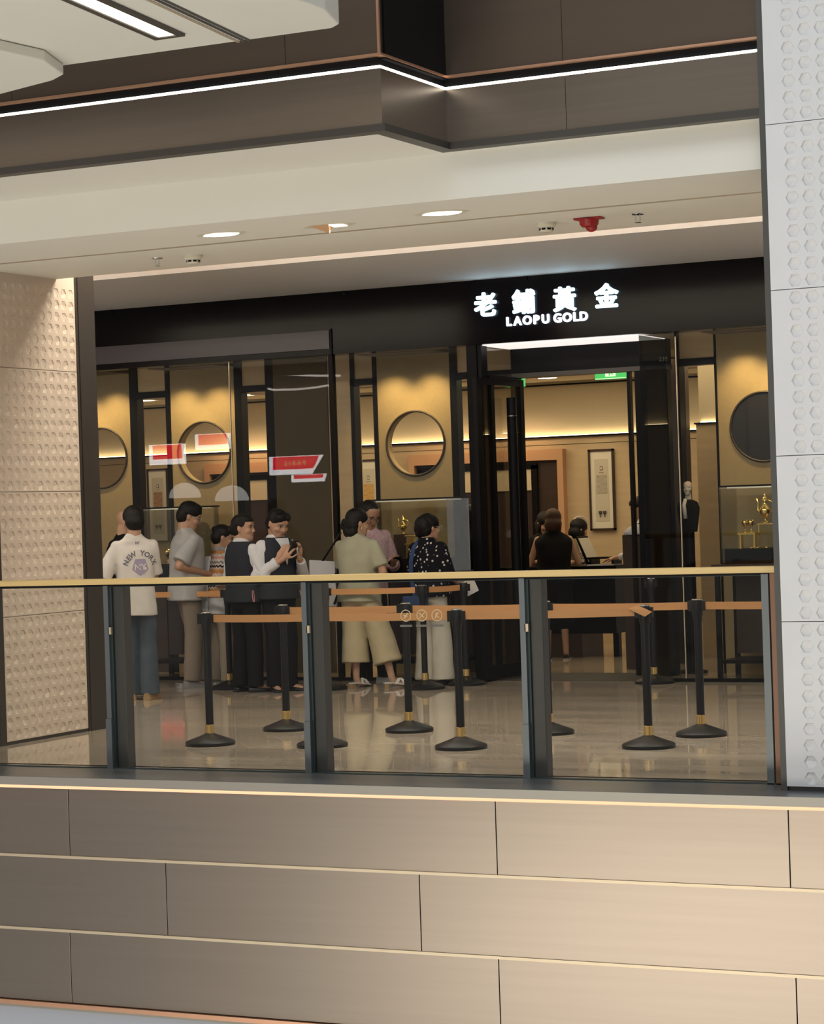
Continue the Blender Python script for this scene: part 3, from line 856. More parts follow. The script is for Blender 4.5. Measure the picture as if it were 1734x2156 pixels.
# framed hanging pictures on the back wall
def picture(x0, x1, z0, z1, label, accent):
    p = empty('framed_picture', ((x0 + x1) / 2, 23.99, z0), label=label, cat='picture', group='tall framed pictures on the shop wall')
    y = 23.99
    MB().box(x0, x0 + 0.022, y - 0.035, y, z0, z1).box(x1 - 0.022, x1, y - 0.035, y, z0, z1).box(x0, x1, y - 0.035, y, z0, z0 + 0.022).box(x0, x1, y - 0.035, y, z1 - 0.022, z1).build('frame', M_dkbrown, p)
    mo = MB().box(x0 + 0.022, x1 - 0.022, y - 0.02, y, z0 + 0.022, z1 - 0.022).build('mount', M_paper, p)
    xc, h = (x0 + x1) / 2, z1 - z0
    MB().box(xc - 0.082, xc + 0.082, y - 0.023, y - 0.02, z0 + 0.10, z1 - 0.11).build('print', M_paperdk, mo)
    MB().box(xc - 0.014, xc + 0.014, y - 0.026, y - 0.023, z1 - 0.235, z1 - 0.19).build('emblem', M_ink, mo)
    MB().box(xc - 0.008, xc + 0.008, y - 0.028, y - 0.026, z1 - 0.228, z1 - 0.197).build('emblem_core', M_paper, mo)
    MB().box(xc - 0.026, xc + 0.026, y - 0.026, y - 0.023, z1 - 0.262, z1 - 0.254).build('caption', M_tan, mo)
    MB().box(xc - 0.062, xc + 0.062, y - 0.026, y - 0.023, z1 - 0.49, z1 - 0.285).build('pattern', accent, mo)
    for dx in (-0.026, 0.026):
        MB().lathe([(0.010, 0.0), (0.004, 0.008), (0.004, 0.022), (0.019, 0.034), (0.020, 0.058), (0.018, 0.06)], (xc + dx, y - 0.03, z0 + 0.155), 10).build('goblet_print', M_ink, mo)
    spot('picture_light', (xc, 23.3, 2.9), (xc, 24, 1.75), 12, (1.0, 0.80, 0.50), 46, 0.8, 0.03)
    return p
mpat = mat('engraved_print', (0.44, 0.40, 0.32), 0.8, noise=0.5, nscale=(38, 38, 38))
mpat2 = mat('orange_engraved_print', (0.62, 0.38, 0.12), 0.7, noise=0.5, nscale=(38, 38, 38))
mpat3 = mat('red_brown_print', (0.42, 0.24, 0.14), 0.7, noise=0.6, nscale=(38, 38, 38))
picture(-9.748, -9.447, 1.268, 2.168, 'tall dark-framed print with two goblets seen through the open entrance', mpat)
picture(-12.66, -12.36, 1.268, 2.168, 'tall framed print with an orange patterned block behind the man in pink', mpat2)
picture(-15.56, -15.26, 1.268, 2.168, 'tall framed print behind the man in the white shirt', mpat3)

# ceiling lights inside the shop
def shop_light(x, y, label):
    t = empty('shop_downlight', (x, y, 2.95), label=label, cat='downlight', group='shop ceiling lights')
    MB().lathe([(0.12, -0.006), (0.125, 0.0)], (x, y, 2.949), 20).build('ring', M_plast, t)
    MB().lathe([(0.10, -0.010), (0.10, -0.006)], (x, y, 2.949), 20).build('lens', M_down, t)
for x, y, l in ((-9.86, 23.15, 'left of the two round lights in the shop entrance ceiling'), (-9.22, 22.55, 'right of the two round lights in the shop entrance ceiling'), (-14.85, 22.9, 'round ceiling light above the leftmost framed print'),
                (-13.55, 23.0, 'round ceiling light in the narrow gap beside the dark olive panel'), (-12.5, 23.2, 'round ceiling light above the orange patterned print'), (-11.1, 22.9, 'round ceiling light in the gap left of the entrance frame')):
    shop_light(x, y, l)

# exit sign and camera dome
ex = empty('exit_sign', (-8.28, 21.0, 2.76), label='green illuminated exit sign hanging inside the entrance', cat='sign')
MB().box(-8.44, -8.115, 20.99, 21.02, 2.765, 2.90).build('panel', M_exit, ex)
MB().box(-8.435, -8.12, 20.985, 20.99, 2.768, 2.774).build('light_edge', M_exitw, ex)
MB().box(-8.33, -8.225, 20.984, 20.99, 2.79, 2.885).build('pictogram_field', M_exitw, ex)
MB().tube([(-8.29, 20.982, 2.80), (-8.275, 20.982, 2.835), (-8.262, 20.982, 2.865)], 0.007, 6).tube([(-8.275, 20.982, 2.835), (-8.25, 20.982, 2.805)], 0.006, 6).tube([(-8.266, 20.982, 2.86), (-8.245, 20.982, 2.845)], 0.005, 6).ball((-8.255, 20.982, 2.878), 0.009, 8, 6).build('running_figure', M_exit, ex)
text_part('lettering', '安全出口', 0.04, (-8.385, 20.986, 2.832), M_exitw, ex, extrude=0.001)
text_part('lettering', 'EXIT', 0.045, (-8.17, 20.986, 2.832), M_exitw, ex, extrude=0.001)
MB().box(-8.41, -8.40, 21.0, 21.01, 2.90, 2.95).box(-8.16, -8.15, 21.0, 21.01, 2.90, 2.95).build('hanger', M_chrome, ex)
ex2 = MB().box(-9.2, -9.02, 20.6, 20.63, 2.72, 2.80).box(-9.12, -9.10, 20.61, 20.62, 2.80, 2.95).build('exit_sign', M_exit)
tag(ex2, 'small green exit sign seen through the open door leaf', 'sign')
cam = empty('security_camera', (-8.22, 21.2, 2.95), label='white dome security camera under the shop ceiling', cat='camera')
MB().lathe([(0.07, 0.0), (0.07, -0.025), (0.055, -0.045)], (-8.22, 21.2, 2.948), 18).build('housing', M_plast, cam, smooth='auto')
MB().ball((-8.22, 21.2, 2.90), 0.033, 12, 8).build('dome', M_phone, cam, smooth=True)

# ------------------------------------------------------------------ showcases and gold ware
def vitrine(x0, x1, y0, y1, zb, zt, label, legs=True):
    v = empty('glass_showcase', ((x0 + x1) / 2, (y0 + y1) / 2, 0), label=label, cat='showcase', group='tall glass showcases in the shop window')
    MB().box(x0 - 0.08, x1 + 0.08, y0, y1, zb - 0.05, zb).build('table_top', M_dkbrown, v)
    for x in (x0 - 0.06, x1 + 0.02):
        for y in (y0 + 0.02, y1 - 0.06):
            MB().box(x, x + 0.04, y, y + 0.04, 0.0, zb - 0.05).build('leg', M_black, v)
    MB().box(x0 - 0.02, x1 + 0.02, y0 + 0.03, y1 - 0.03, 0.14, 0.17).build('lower_rail', M_black, v)
    MB().box(x0 - 0.02, x1 + 0.02, y1 - 0.10, y1 - 0.06, 0.2, zb - 0.05).build('back_panel', M_dkbrown, v)
    g = MB().box(x0, x1, y0 + 0.04, y0 + 0.046, zb, zt).box(x0, x0 + 0.006, y0 + 0.046, y1 - 0.04, zb, zt).box(x1 - 0.006, x1, y0 + 0.046, y1 - 0.04, zb, zt).build('glass_box', M_caseglass, v)
    MB().box(x0 - 0.004, x1 + 0.004, y0 + 0.035, y1 - 0.03, zt, zt + 0.014).build('lid', M_black, v)
    MB().box(x0 + 0.05, x1 - 0.05, y0 + 0.10, y1 - 0.10, zt - 0.012, zt - 0.001).build('case_light', mat('case_led', (1, 1, 1), 0.5, emit=(1.0, 0.86, 0.6), estr=0.5) if 'case_led' not in bpy.data.materials else bpy.data.materials['case_led'], v)
    MB().box(x0 + 0.02, x1 - 0.02, y0 + 0.08, y1 - 0.08, zb, zb + 0.13).build('display_step', M_black, v)
    MB().box(x0 + 0.01, x1 - 0.01, y1 - 0.05, y1 - 0.044, zb, zt - 0.02).build('case_back', M_caseglass, v)
    return v
def goblet(x, y, z, s, label, grp):
    o = MB().lathe([(0.030 * s, 0), (0.030 * s, 0.006 * s), (0.006 * s, 0.016 * s), (0.006 * s, 0.055 * s), (0.020 * s, 0.070 * s), (0.032 * s, 0.095 * s), (0.034 * s, 0.130 * s), (0.028 * s, 0.130 * s), (0.010 * s, 0.085 * s)], (x, y, z), 18).build('gold_goblet', M_gold, smooth=True)
    return tag(o, label, 'goblet', grp)
def ewer(x, y, z, s, label):
    t = empty('gold_ewer', (x, y, z), label=label, cat='ewer', group='gold vessels in the showcases')
    MB().lathe([(0.045 * s, 0), (0.045 * s, 0.01 * s), (0.016 * s, 0.03 * s), (0.016 * s, 0.06 * s), (0.055 * s, 0.10 * s), (0.070 * s, 0.14 * s), (0.060 * s, 0.18 * s), (0.026 * s, 0.22 * s), (0.022 * s, 0.26 * s), (0.034 * s, 0.285 * s)], (x, y, z), 24).build('body', M_gold, t, smooth=True)
    MB().lathe([(0.034 * s, 0.285 * s), (0.03 * s, 0.30 * s), (0.010 * s, 0.32 * s), (0.014 * s, 0.335 * s), (0.004 * s, 0.355 * s)], (x, y, z), 18).build('lid', M_gold, t, smooth=True)
    MB().tube([(x - 0.05 * s, y, z + 0.12 * s), (x - 0.095 * s, y, z + 0.16 * s), (x - 0.085 * s, y, z + 0.24 * s), (x - 0.105 * s, y, z + 0.30 * s)], [0.014 * s, 0.011 * s, 0.008 * s, 0.012 * s], 10).build('spout', M_gold, t, smooth=True)
    MB().tube([(x + 0.055 * s, y, z + 0.12 * s), (x + 0.10 * s, y, z + 0.17 * s), (x + 0.10 * s, y, z + 0.25 * s), (x + 0.03 * s, y, z + 0.28 * s)], 0.008 * s, 8).build('handle', M_gold, t, smooth=True)
    return t
vitrine(-6.60, -5.75, 19.16, 19.72, 1.0, 1.668, 'glass showcase on a dark table below the dark round mirror')
st = MB().box(-6.40, -6.12, 19.34, 19.50, 1.335, 1.345).box(-6.31, -6.30, 19.36, 19.37, 1.13, 1.335).box(-6.15, -6.14, 19.36, 19.37, 1.13, 1.335).build('display_stand', M_gold)
tag(st, 'small gold display stand in the showcase below the dark mirror', 'stand')
ewer(-6.262, 19.42, 1.347, 0.72, 'gold ewer with spout and handle in the right-hand showcase')
st = MB().box(-6.46, -6.30, 19.24, 19.34, 1.252, 1.268).box(-6.45, -6.435, 19.26, 19.32, 1.13, 1.252).box(-6.325, -6.31, 19.26, 19.32, 1.13, 1.252).build('goblet_stand', M_gold)
tag(st, 'narrow gold shelf carrying two goblets in the right-hand showcase', 'stand')
goblet(-6.405, 19.29, 1.268, 0.85, 'left of the two gold goblets in the right-hand showcase', 'gold goblets')
goblet(-6.352, 19.29, 1.268, 0.85, 'right of the two gold goblets in the right-hand showcase', 'gold goblets')
for k, x in enumerate((-6.34, -6.28, -6.20)):
    o = MB().lathe([(0.018, 0), (0.022, 0.006), (0.016, 0.012)], (x, 19.24, 1.131), 12).build('gold_bracelet', M_gold, smooth=True)
    tag(o, ('leftmost', 'middle', 'rightmost')[k] + ' small gold bracelet on the lowest step of the right-hand showcase', 'bracelet', 'gold bracelets')
spot('case_light', (-6.3, 19.40, 1.655), (-6.32, 19.42, 1.2), 3.5, (1.0, 0.85, 0.55), 100, 0.6, 0.05)
vitrine(-10.03, -9.22, 19.16, 19.72, 0.98, 1.655, 'glass showcase behind the woman in the patterned blouse')
MB().box(-9.86, -9.70, 19.36, 19.50, 1.11, 1.335).build('plinth_block', M_dkbrown)
tag(bpy.data.objects['plinth_block'], 'dark plinth block inside the middle showcase', 'plinth')
ewer(-9.785, 19.42, 1.336, 0.50, 'gold censer figure on the plinth in the middle showcase')
o = MB().box(-9.70, -9.58, 19.26, 19.36, 1.235, 1.25).box(-9.685, -9.60, 19.27, 19.35, 1.25, 1.31).box(-9.70, -9.59, 19.265, 19.355, 1.31, 1.33).box(-9.69, -9.60, 19.27, 19.35, 1.11, 1.235).build('gold_casket', M_gold, bevel=0.004)
tag(o, 'small gold casket low in the middle showcase', 'casket')
spot('case_light', (-9.68, 19.40, 1.64), (-9.70, 19.42, 1.2), 3.5, (1.0, 0.85, 0.55), 100, 0.6, 0.05)
vitrine(-12.52, -11.95, 19.16, 19.72, 0.98, 1.655, 'glass showcase behind the man in the grey shirt')
for k, (x, z) in enumerate(((-12.38, 1.11), (-12.24, 1.11), (-12.10, 1.11))):
    goblet(x, 19.4, z, 1.1, ('leftmost', 'middle', 'rightmost')[k] + ' gold goblet in the showcase behind the man in grey', 'gold goblets')
spot('case_light', (-12.24, 19.40, 1.64), (-12.24, 19.42, 1.2), 3.0, (1.0, 0.85, 0.55), 100, 0.6, 0.05)
# service counter
ct = empty('shop_counter', (-9.0, 22.2, 0), label='long black service counter inside the entrance', cat='counter')
MB().box(-10.4, -8.66, 21.95, 22.55, 0.88, 0.93).build('worktop', M_black, ct)
MB().box(-10.3, -8.70, 22.0, 22.5, 0.24, 0.88).build('body', M_black, ct)
MB().box(-10.3, -9.05, 21.93, 22.5, 0.0, 0.24).build('plinth', M_dkbrown, ct)
MB().box(-8.76, -8.70, 22.05, 22.13, 0.0, 0.24).build('leg', M_black, ct)
lap = empty('laptop', (-8.950, 22.1, 0.93), label='open dark laptop with tan screen back on the counter', cat='laptop')
MB().prism([(-9.190, 22.0, 0.93), (-9.190, 22.30, 0.93), (-9.23, 22.30, 1.21), (-9.23, 22.0, 1.21)], (0.012, 0, 0)).build('screen_back', M_tan, lap)
MB().prism([(-9.000, 22.0, 0.93), (-9.000, 22.30, 0.93), (-9.120, 22.30, 1.235), (-9.120, 22.0, 1.235)], (0.014, 0, 0)).build('screen', M_black, lap)
MB().prism([(-8.985, 22.01, 0.97), (-8.985, 22.29, 0.97), (-9.095, 22.29, 1.215), (-9.095, 22.01, 1.215)], (0.006, 0, 0)).build('screen_panel', M_paperdk, lap)
MB().box(-9.000, -8.680, 22.0, 22.28, 1.0, 1.018).box(-8.980, -8.960, 22.02, 22.26, 0.93, 1.0).box(-8.740, -8.720, 22.02, 22.26, 0.93, 1.0).build('keyboard', M_black, lap)
o = MB().box(-8.990, -8.700, 21.97, 22.20, 0.932, 0.945).build('paper_sheet', M_whitebag)
tag(o, 'white paper sheet lying under the laptop', 'paper')
# dark standing figure display and white cloth lamp behind the right-hand glass
o = empty('draped_stand', (-7.81, 20.47, 0), label='dark pedestal with a pale shell-shaped top right of the entrance', cat='pedestal')
MB().box(-7.96, -7.66, 20.35, 20.6, 0.0, 1.26).build('pedestal', M_dkbrown, o)
MB().lathe([(0.17, 0.0), (0.165, 0.03), (0.12, 0.07), (0.05, 0.095)], (-7.81, 20.47, 1.262), 20).build('shell_top', M_whitebag, o, smooth=True)

# ------------------------------------------------------------------ corridor ceiling fittings
def downlight(x, y, label, tilt=False):
    t = empty('ceiling_downlight', (x, y, 3.33), label=label, cat='downlight', group='corridor ceiling downlights')
    pts = [(x + 0.155 * cos(a) * (1 if abs(cos(a)) < 0.9 else 1.18), y + 0.11 * sin(a), 3.3295) for a in [pi / 4 * k for k in range(8)]]
    MB().prism(pts, (0, 0, -0.004)).build('trim_ring', M_plast, t)
    if not tilt:
        MB().prism([(x + (p[0] - x) * 0.72, y + (p[1] - y) * 0.72, 3.325) for p in pts], (0, 0, -0.003)).build('lens', M_down, t)
    else:
        MB().add([(x - 0.10, y - 0.07, 3.325), (x + 0.03, y - 0.07, 3.325), (x - 0.02, y + 0.07, 3.325), (x - 0.005, y + 0.01, 3.28)], [(0, 1, 3), (1, 2, 3), (2, 0, 3), (0, 2, 1)]).build('baffle', M_copperlit, t)
        MB().prism([(x + 0.03, y - 0.065, 3.325), (x + 0.11, y - 0.03, 3.325), (x + 0.10, y + 0.05, 3.325), (x + 0.0, y + 0.06, 3.325)], (0, 0, -0.003)).build('lens', M_down, t)
    spot('downlight', (x, y, 3.30), (x, y + 0.05, 0), 48, NEUT, 120, 0.7, 0.08)
downlight(-7.53, 12.54, 'left round downlight in the corridor ceiling near the smoke detector')
downlight(-6.80, 12.62, 'tilted square downlight with copper baffle between the two round ones', True)
downlight(-5.99, 12.54, 'right round downlight in the corridor ceiling above the entrance')
def smoke(x, y, label):
    t = empty('smoke_detector', (x, y, 3.33), label=label, cat='detector', group='smoke detectors')
    MB().lathe([(0.062, 0.0), (0.062, -0.02), (0.05, -0.032)], (x, y, 3.33), 20).build('base', M_plast, t, smooth='auto')
    MB().lathe([(0.044, -0.032), (0.044, -0.052), (0.036, -0.062)], (x, y, 3.33), 20).build('head', M_plast, t, smooth='auto')
    for k in range(8):
        a = pi / 4 * k
        MB().obox((x + 0.0445 * cos(a), y + 0.0445 * sin(a), 3.287), (0.001 * cos(a), 0.001 * sin(a), 0), (-0.012 * sin(a), 0.012 * cos(a), 0), (0, 0, 0.006)).build('vent', M_black, t)
smoke(-8.285, 13.42, 'cream smoke detector at the left beside a sprinkler')
smoke(-5.69, 13.42, 'cream smoke detector left of the red alarm')
def sprinkler(x, y, label):
    t = empty('sprinkler_head', (x, y, 3.33), label=label, cat='sprinkler', group='ceiling sprinklers')
    MB().lathe([(0.038, 0.0), (0.036, -0.006)], (x, y, 3.33), 16).build('escutcheon', M_chrome, t)
    MB().tube([(x - 0.012, y, 3.325), (x - 0.016, y, 3.295), (x - 0.006, y, 3.278)], 0.003, 6).tube([(x + 0.012, y, 3.325), (x + 0.016, y, 3.295), (x + 0.006, y, 3.278)], 0.003, 6).build('frame_arms', M_chrome, t)
    MB().lathe([(0.022, 0.0), (0.022, -0.003)], (x, y, 3.278), 14).build('deflector', M_chrome, t)
sprinkler(-8.56, 13.40, 'sprinkler head left of the smoke detector')
sprinkler(-5.07, 13.40, 'sprinkler head right of the red alarm')
al = empty('fire_alarm', (-5.385, 13.38, 3.33), label='red alarm beacon on the corridor ceiling', cat='alarm')
MB().box(-5.475, -5.295, 13.34, 13.42, 3.318, 3.33).build('mounting_plate', M_red, al, bevel=0.003)
MB().lathe([(0.062, 0.0), (0.058, -0.03), (0.045, -0.045)], (-5.385, 13.38, 3.318), 16).build('housing', M_red, al, smooth='auto')
MB().ball((-5.37, 13.38, 3.268), (0.038, 0.03, 0.028), 12, 8).build('lens', M_red, al, smooth=True)

# ------------------------------------------------------------------ lit shop signs on the near side of the void, seen mirrored in the shop glass
def far_sign(x0, x1, z0, z1, words, label, skew=0.0, y=-5.0):
    t = empty('illuminated_sign', ((x0 + x1) / 2, y, z0), label=label, cat='sign', group='lit signs across the void')
    b_ = 0.10 * (z1 - z0) + 0.03
    MB().prism([(x0, y, z0), (x1 - skew, y, z0), (x1, y, z1), (x0, y, z1)], (0, -0.08, 0)).build('white_surround', M_signwhite, t)
    MB().prism([(x0 + b_ * 1.4, y + 0.012, z0 + b_ * 1.6), (x1 - skew * 0.6 - b_ * 0.6, y + 0.012, z0 + b_ * 1.6), (x1 - b_ * 0.8, y + 0.012, z1 - b_ * 0.2), (x0 + b_ * 1.4, y + 0.012, z1 - b_ * 0.2)], (0, -0.01, 0)).build('red_field', M_signred, t)
    if words:
        text_part('lettering', words, (z1 - z0) * 0.36, ((x0 + x1) / 2, y + 0.02, z0 + (z1 - z0) * 0.48), M_signgold, t, facing='+Y', extrude=0.003, offset=0.003, spacing=1.6)
    return t
far_sign(-24.77, -23.49, 2.41, 2.80, 'PARIS', 'red PARIS sign reflected in the left shop window', 0.28)
far_sign(-24.24, -23.42, 2.24, 2.40, '', 'narrow red sign reflected below the PARIS sign', 0.06)
far_sign(-27.79, -26.89, 2.74, 3.18, '', 'red and white sign reflected above the leftmost framed print', 0.0)
far_sign(-26.60, -25.75, 3.02, 3.36, '', 'red and white sign reflected inside the ring of the left display', 0.0)
def ribbon(pts, label):
    o = MB().tube([(x, -5.0, z) for x, z in pts], 0.022, 8).build('light_ribbon', mat('ribbon_glow', (1, 1, 1), 0.4, emit=(1.0, 0.92, 0.84), estr=16) if 'ribbon_glow' not in bpy.data.materials else bpy.data.materials['ribbon_glow'])
    tag(o, label, 'light', 'curving light ribbons across the void')
ribbon([(-25.825, 4.572), (-25.584, 4.661), (-25.404, 4.712), (-25.229, 4.672), (-24.997, 4.598), (-24.3, 4.529), (-23.612, 4.47), (-22.988, 4.436)], 'long curving light ribbon reflected at the top of the left shop window')
ribbon([(-25.577, 4.844), (-24.988, 4.82), (-24.919, 4.796), (-25.049, 4.763), (-24.921, 4.735), (-25.227, 4.722), (-25.405, 4.702)], 'short doubled-back light ribbon reflected below the fascia')
ribbon([(-24.74, 4.26), (-24.602, 4.222), (-24.081, 4.205), (-23.621, 4.22), (-23.255, 4.251)], 'gently sagging light ribbon reflected on the dark olive panel')
for k, (x, z, r) in enumerate(((-27.09, 2.0, 0.34), (-25.9, 1.9, 0.36))):
    t = empty('dome_lamp', (x, -5.3, 0), label=('left', 'right')[k] + ' white dome lamp reflected behind the man in the grey shirt', cat='lamp', group='white dome lamps across the void')
    MB().lathe([(r, 0.0), (r * 1.02, 0.06), (r * 0.9, 0.17), (r * 0.6, 0.28), (r * 0.2, 0.33)], (x, -5.3, z), 24).build('shade', mat('dome_glow', (1, 1, 1), 0.4, emit=(1.0, 0.97, 0.92), estr=9) if 'dome_glow' not in bpy.data.materials else bpy.data.materials['dome_glow'], t, smooth=True)
    MB().lathe([(0.18, 0.0), (0.18, 0.02), (0.02, 0.04), (0.02, z)], (x, -5.3, 0), 16).build('stem', M_chrome, t)
# ------------------------------------------------------------------ people
from mathutils import noise as mnoise
def skin_material(name, col):
    """skin with eyes, brows and lips placed by head-local coordinates stored on the mesh"""
    m = bpy.data.materials.new(name)
    nt, N, L, b = nodes_of(m)
    b.inputs['Roughness'].default_value = 0.5
    at = N.new('ShaderNodeAttribute')
    at.attribute_name = 'headpos'
    sx = N.new('ShaderNodeSeparateXYZ')
    L.new(at.outputs['Vector'], sx.inputs[0])
    def math_(op, a, b2=None):
        n = N.new('ShaderNodeMath')
        n.operation = op
        for k, v in enumerate((a, b2)):
            if v is None: continue
            if isinstance(v, (int, float)): n.inputs[k].default_value = v
            else: L.new(v, n.inputs[k])
        return n.outputs[0]
    ax = math_('ABSOLUTE', sx.outputs[0])
    front = math_('GREATER_THAN', sx.outputs[1], 0.045)
    def blob(x0, rx, z0, rz, xs, soft=0.3):
        u = math_('DIVIDE', math_('SUBTRACT', xs, x0), rx)
        v = math_('DIVIDE', math_('SUBTRACT', sx.outputs[2], z0), rz)
        r = math_('ADD', math_('MULTIPLY', u, u), math_('MULTIPLY', v, v))
        mr = N.new('ShaderNodeMapRange')
        mr.inputs['From Min'].default_value = 1 + soft
        mr.inputs['From Max'].default_value = 1 - soft
        L.new(r, mr.inputs['Value'])
        return math_('MULTIPLY', mr.outputs[0], front)
    def over(base, colr, fac):
        mx = N.new('ShaderNodeMix')
        mx.data_type = 'RGBA'
        L.new(fac, mx.inputs['Factor'])
        if isinstance(base, tuple): mx.inputs['A'].default_value = (*base, 1)
        else: L.new(base, mx.inputs['A'])
        mx.inputs['B'].default_value = (*colr, 1)
        return mx.outputs['Result']
    c = over(col, tuple(v * 0.62 for v in col), blob(0.031, 0.021, 0.006, 0.013, ax, 0.6))
    c = over(c, (0.55, 0.50, 0.46), blob(0.031, 0.0145, 0.003, 0.0052, ax))
    c = over(c, (0.012, 0.009, 0.008), blob(0.031, 0.0062, 0.003, 0.0056, ax))
    c = over(c, (0.02, 0.014, 0.012), blob(0.031, 0.0155, 0.0085, 0.0026, ax))
    c = over(c, (0.03, 0.02, 0.015), blob(0.033, 0.019, 0.0245, 0.0045, ax, 0.5))
    c = over(c, (0.36, 0.13, 0.11), blob(0.0, 0.024, -0.0585, 0.0085, sx.outputs[0]))
    c = over(c, (0.10, 0.03, 0.03), blob(0.0, 0.022, -0.0585, 0.0014, sx.outputs[0]))
    L.new(c, b.inputs['Base Color'])
    return m
SKIN = skin_material('skin', (0.50, 0.29, 0.19))
SKIN2 = skin_material('skin_tan', (0.44, 0.24, 0.15))
def fabric(name, col, rough=0.85, noise=0.10, bump=0.25, bscale=240):
    m = mat(name, col, rough, noise=noise, nscale=(14, 14, 14), bump=bump, bscale=bscale)
    m.node_tree.nodes['Principled BSDF'].inputs['Specular IOR Level'].default_value = 0.2
    return m
HAIR = mat('black_hair', (0.006, 0.005, 0.005), 0.5, spec=0.3, noise=0.4, nscale=(60, 60, 8), bump=0.5, bscale=120)
HAIRB = mat('brown_hair', (0.045, 0.018, 0.010), 0.5, spec=0.3, noise=0.4, nscale=(60, 60, 8), bump=0.5, bscale=120)

def remeshed(name, mb, voxel, smooth=4, factor=0.5, decim=None, folds=0.0, fscale=9.0):
    me = mb.mesh(name)
    o = bpy.data.objects.new('tmp', me)
    COL.objects.link(o)
    md = o.modifiers.new('r', 'REMESH')
    md.mode, md.voxel_size = 'VOXEL', voxel
    if smooth:
        sm = o.modifiers.new('s', 'SMOOTH')
        sm.iterations, sm.factor = smooth, factor
    if decim:
        dc = o.modifiers.new('d', 'DECIMATE')
        dc.ratio = decim
    dg = bpy.context.evaluated_depsgraph_get()
    out = bpy.data.meshes.new_from_object(o.evaluated_get(dg))
    out.name = name
    bpy.data.objects.remove(o)
    bpy.data.meshes.remove(me)
    if folds:
        ns = [v.normal.copy() for v in out.vertices]
        for v, n in zip(out.vertices, ns):
            p = v.co
            k = mnoise.noise(Vector((p.x * fscale, p.y * fscale, p.z * fscale * 0.7))) + 0.5 * mnoise.noise(Vector((p.x * 3 + p.z * 14, p.y * 8, p.z * 5 + p.x * 9)))
            v.co = p + n * folds * k
    for p in out.polygons: p.use_smooth = True
    out.materials.clear()
    return out
def loft(mb, rings, n=24, e=2.5):
    """rings: (cx, cy, cz, rx, ry) stacked; superellipse sections"""
    vs, fs = [], []
    for cx, cy, cz, rx, ry in rings:
        for i in range(n):
            a = 2 * pi * i / n
            c, s_ = cos(a), sin(a)
            vs.append((cx + rx * math.copysign(abs(c) ** (2 / e), c), cy + ry * math.copysign(abs(s_) ** (2 / e), s_), cz))
    for j in range(len(rings) - 1):
        for i in range(n):
            fs.append((j * n + i, j * n + (i + 1) % n, (j + 1) * n + (i + 1) % n, (j + 1) * n + i))
    fs.append(tuple(range(n))[::-1])
    fs.append(tuple((len(rings) - 1) * n + i for i in range(n)))
    return mb.add(vs, fs)
def capsule(mb, a, b2, ra, rb, n=12):
    a, b2 = Vector(a), Vector(b2)
    mb.tube([a, b2], [ra, rb], n)
    mb.ball(a, ra, n, 8)
    mb.ball(b2, rb, n, 8)
    return mb
def limb(mb, pts, rads, n=12):
    for k in range(len(pts) - 1): capsule(mb, pts[k], pts[k + 1], rads[k], rads[k + 1], n)
    return mb
def flat_tube(mb, pts, rads, n=14):
    """tube with flat ends, joints filled with balls"""
    mb.tube(pts, rads, n)
    for p, r in list(zip(pts, rads))[1:-1]: mb.ball(p, r, n, 8)
    return mb
HEADR = [(-.117, .014, .074, .048), (-.108, .030, .085, .030), (-.090, .045, .088, .000), (-.062, .057, .088, -.040), (-.034, .065, .087, -.066), (-.004, .070, .085, -.086),
         (.022, .073, .090, -.097), (.050, .0735, .0895, -.101), (.076, .067, .078, -.093), (.097, .051, .054, -.071), (.110, .030, .022, -.042), (.114, .012, .002, -.020)]
def head_shape(mb, M, s):
    t = MB()
    loft(t, [(0, (yf + yb) / 2, z, w, (yf - yb) / 2) for z, w, yf, yb in HEADR], 28, 2.15)
    t.tube([(0, .084, .010), (0, .094, -.016), (0, .098, -.028)], [.0075, .0105, .0120], 10)
    t.ball((0, .097, -.029), (.0125, .0115, .0095), 10, 8)
    for sd in (-1, 1):
        t.ball((sd * .0115, .089, -.031), (.0085, .010, .0075), 8, 6)
        t.ball((sd * .036, .058, -.026), (.030, .028, .026), 12, 8)
        t.ball((sd * .073, -.008, -.004), (.008, .019, .031), 10, 8, Matrix.Rotation(sd * 0.35, 3, 'Z'))
        t.ball((sd * .030, .074, .026), (.024, .016, .008), 10, 6)
    t.ball((0, .083, -.0545), (.022, .0135, .0062), 12, 6)
    t.ball((0, .081, -.0640), (.019, .0135, .0060), 12, 6)
    t.ball((0, .074, -.098), (.020, .016, .013), 12, 8)
    mb.add([M @ (Vector(v) * s) for v in t.v], t.f)
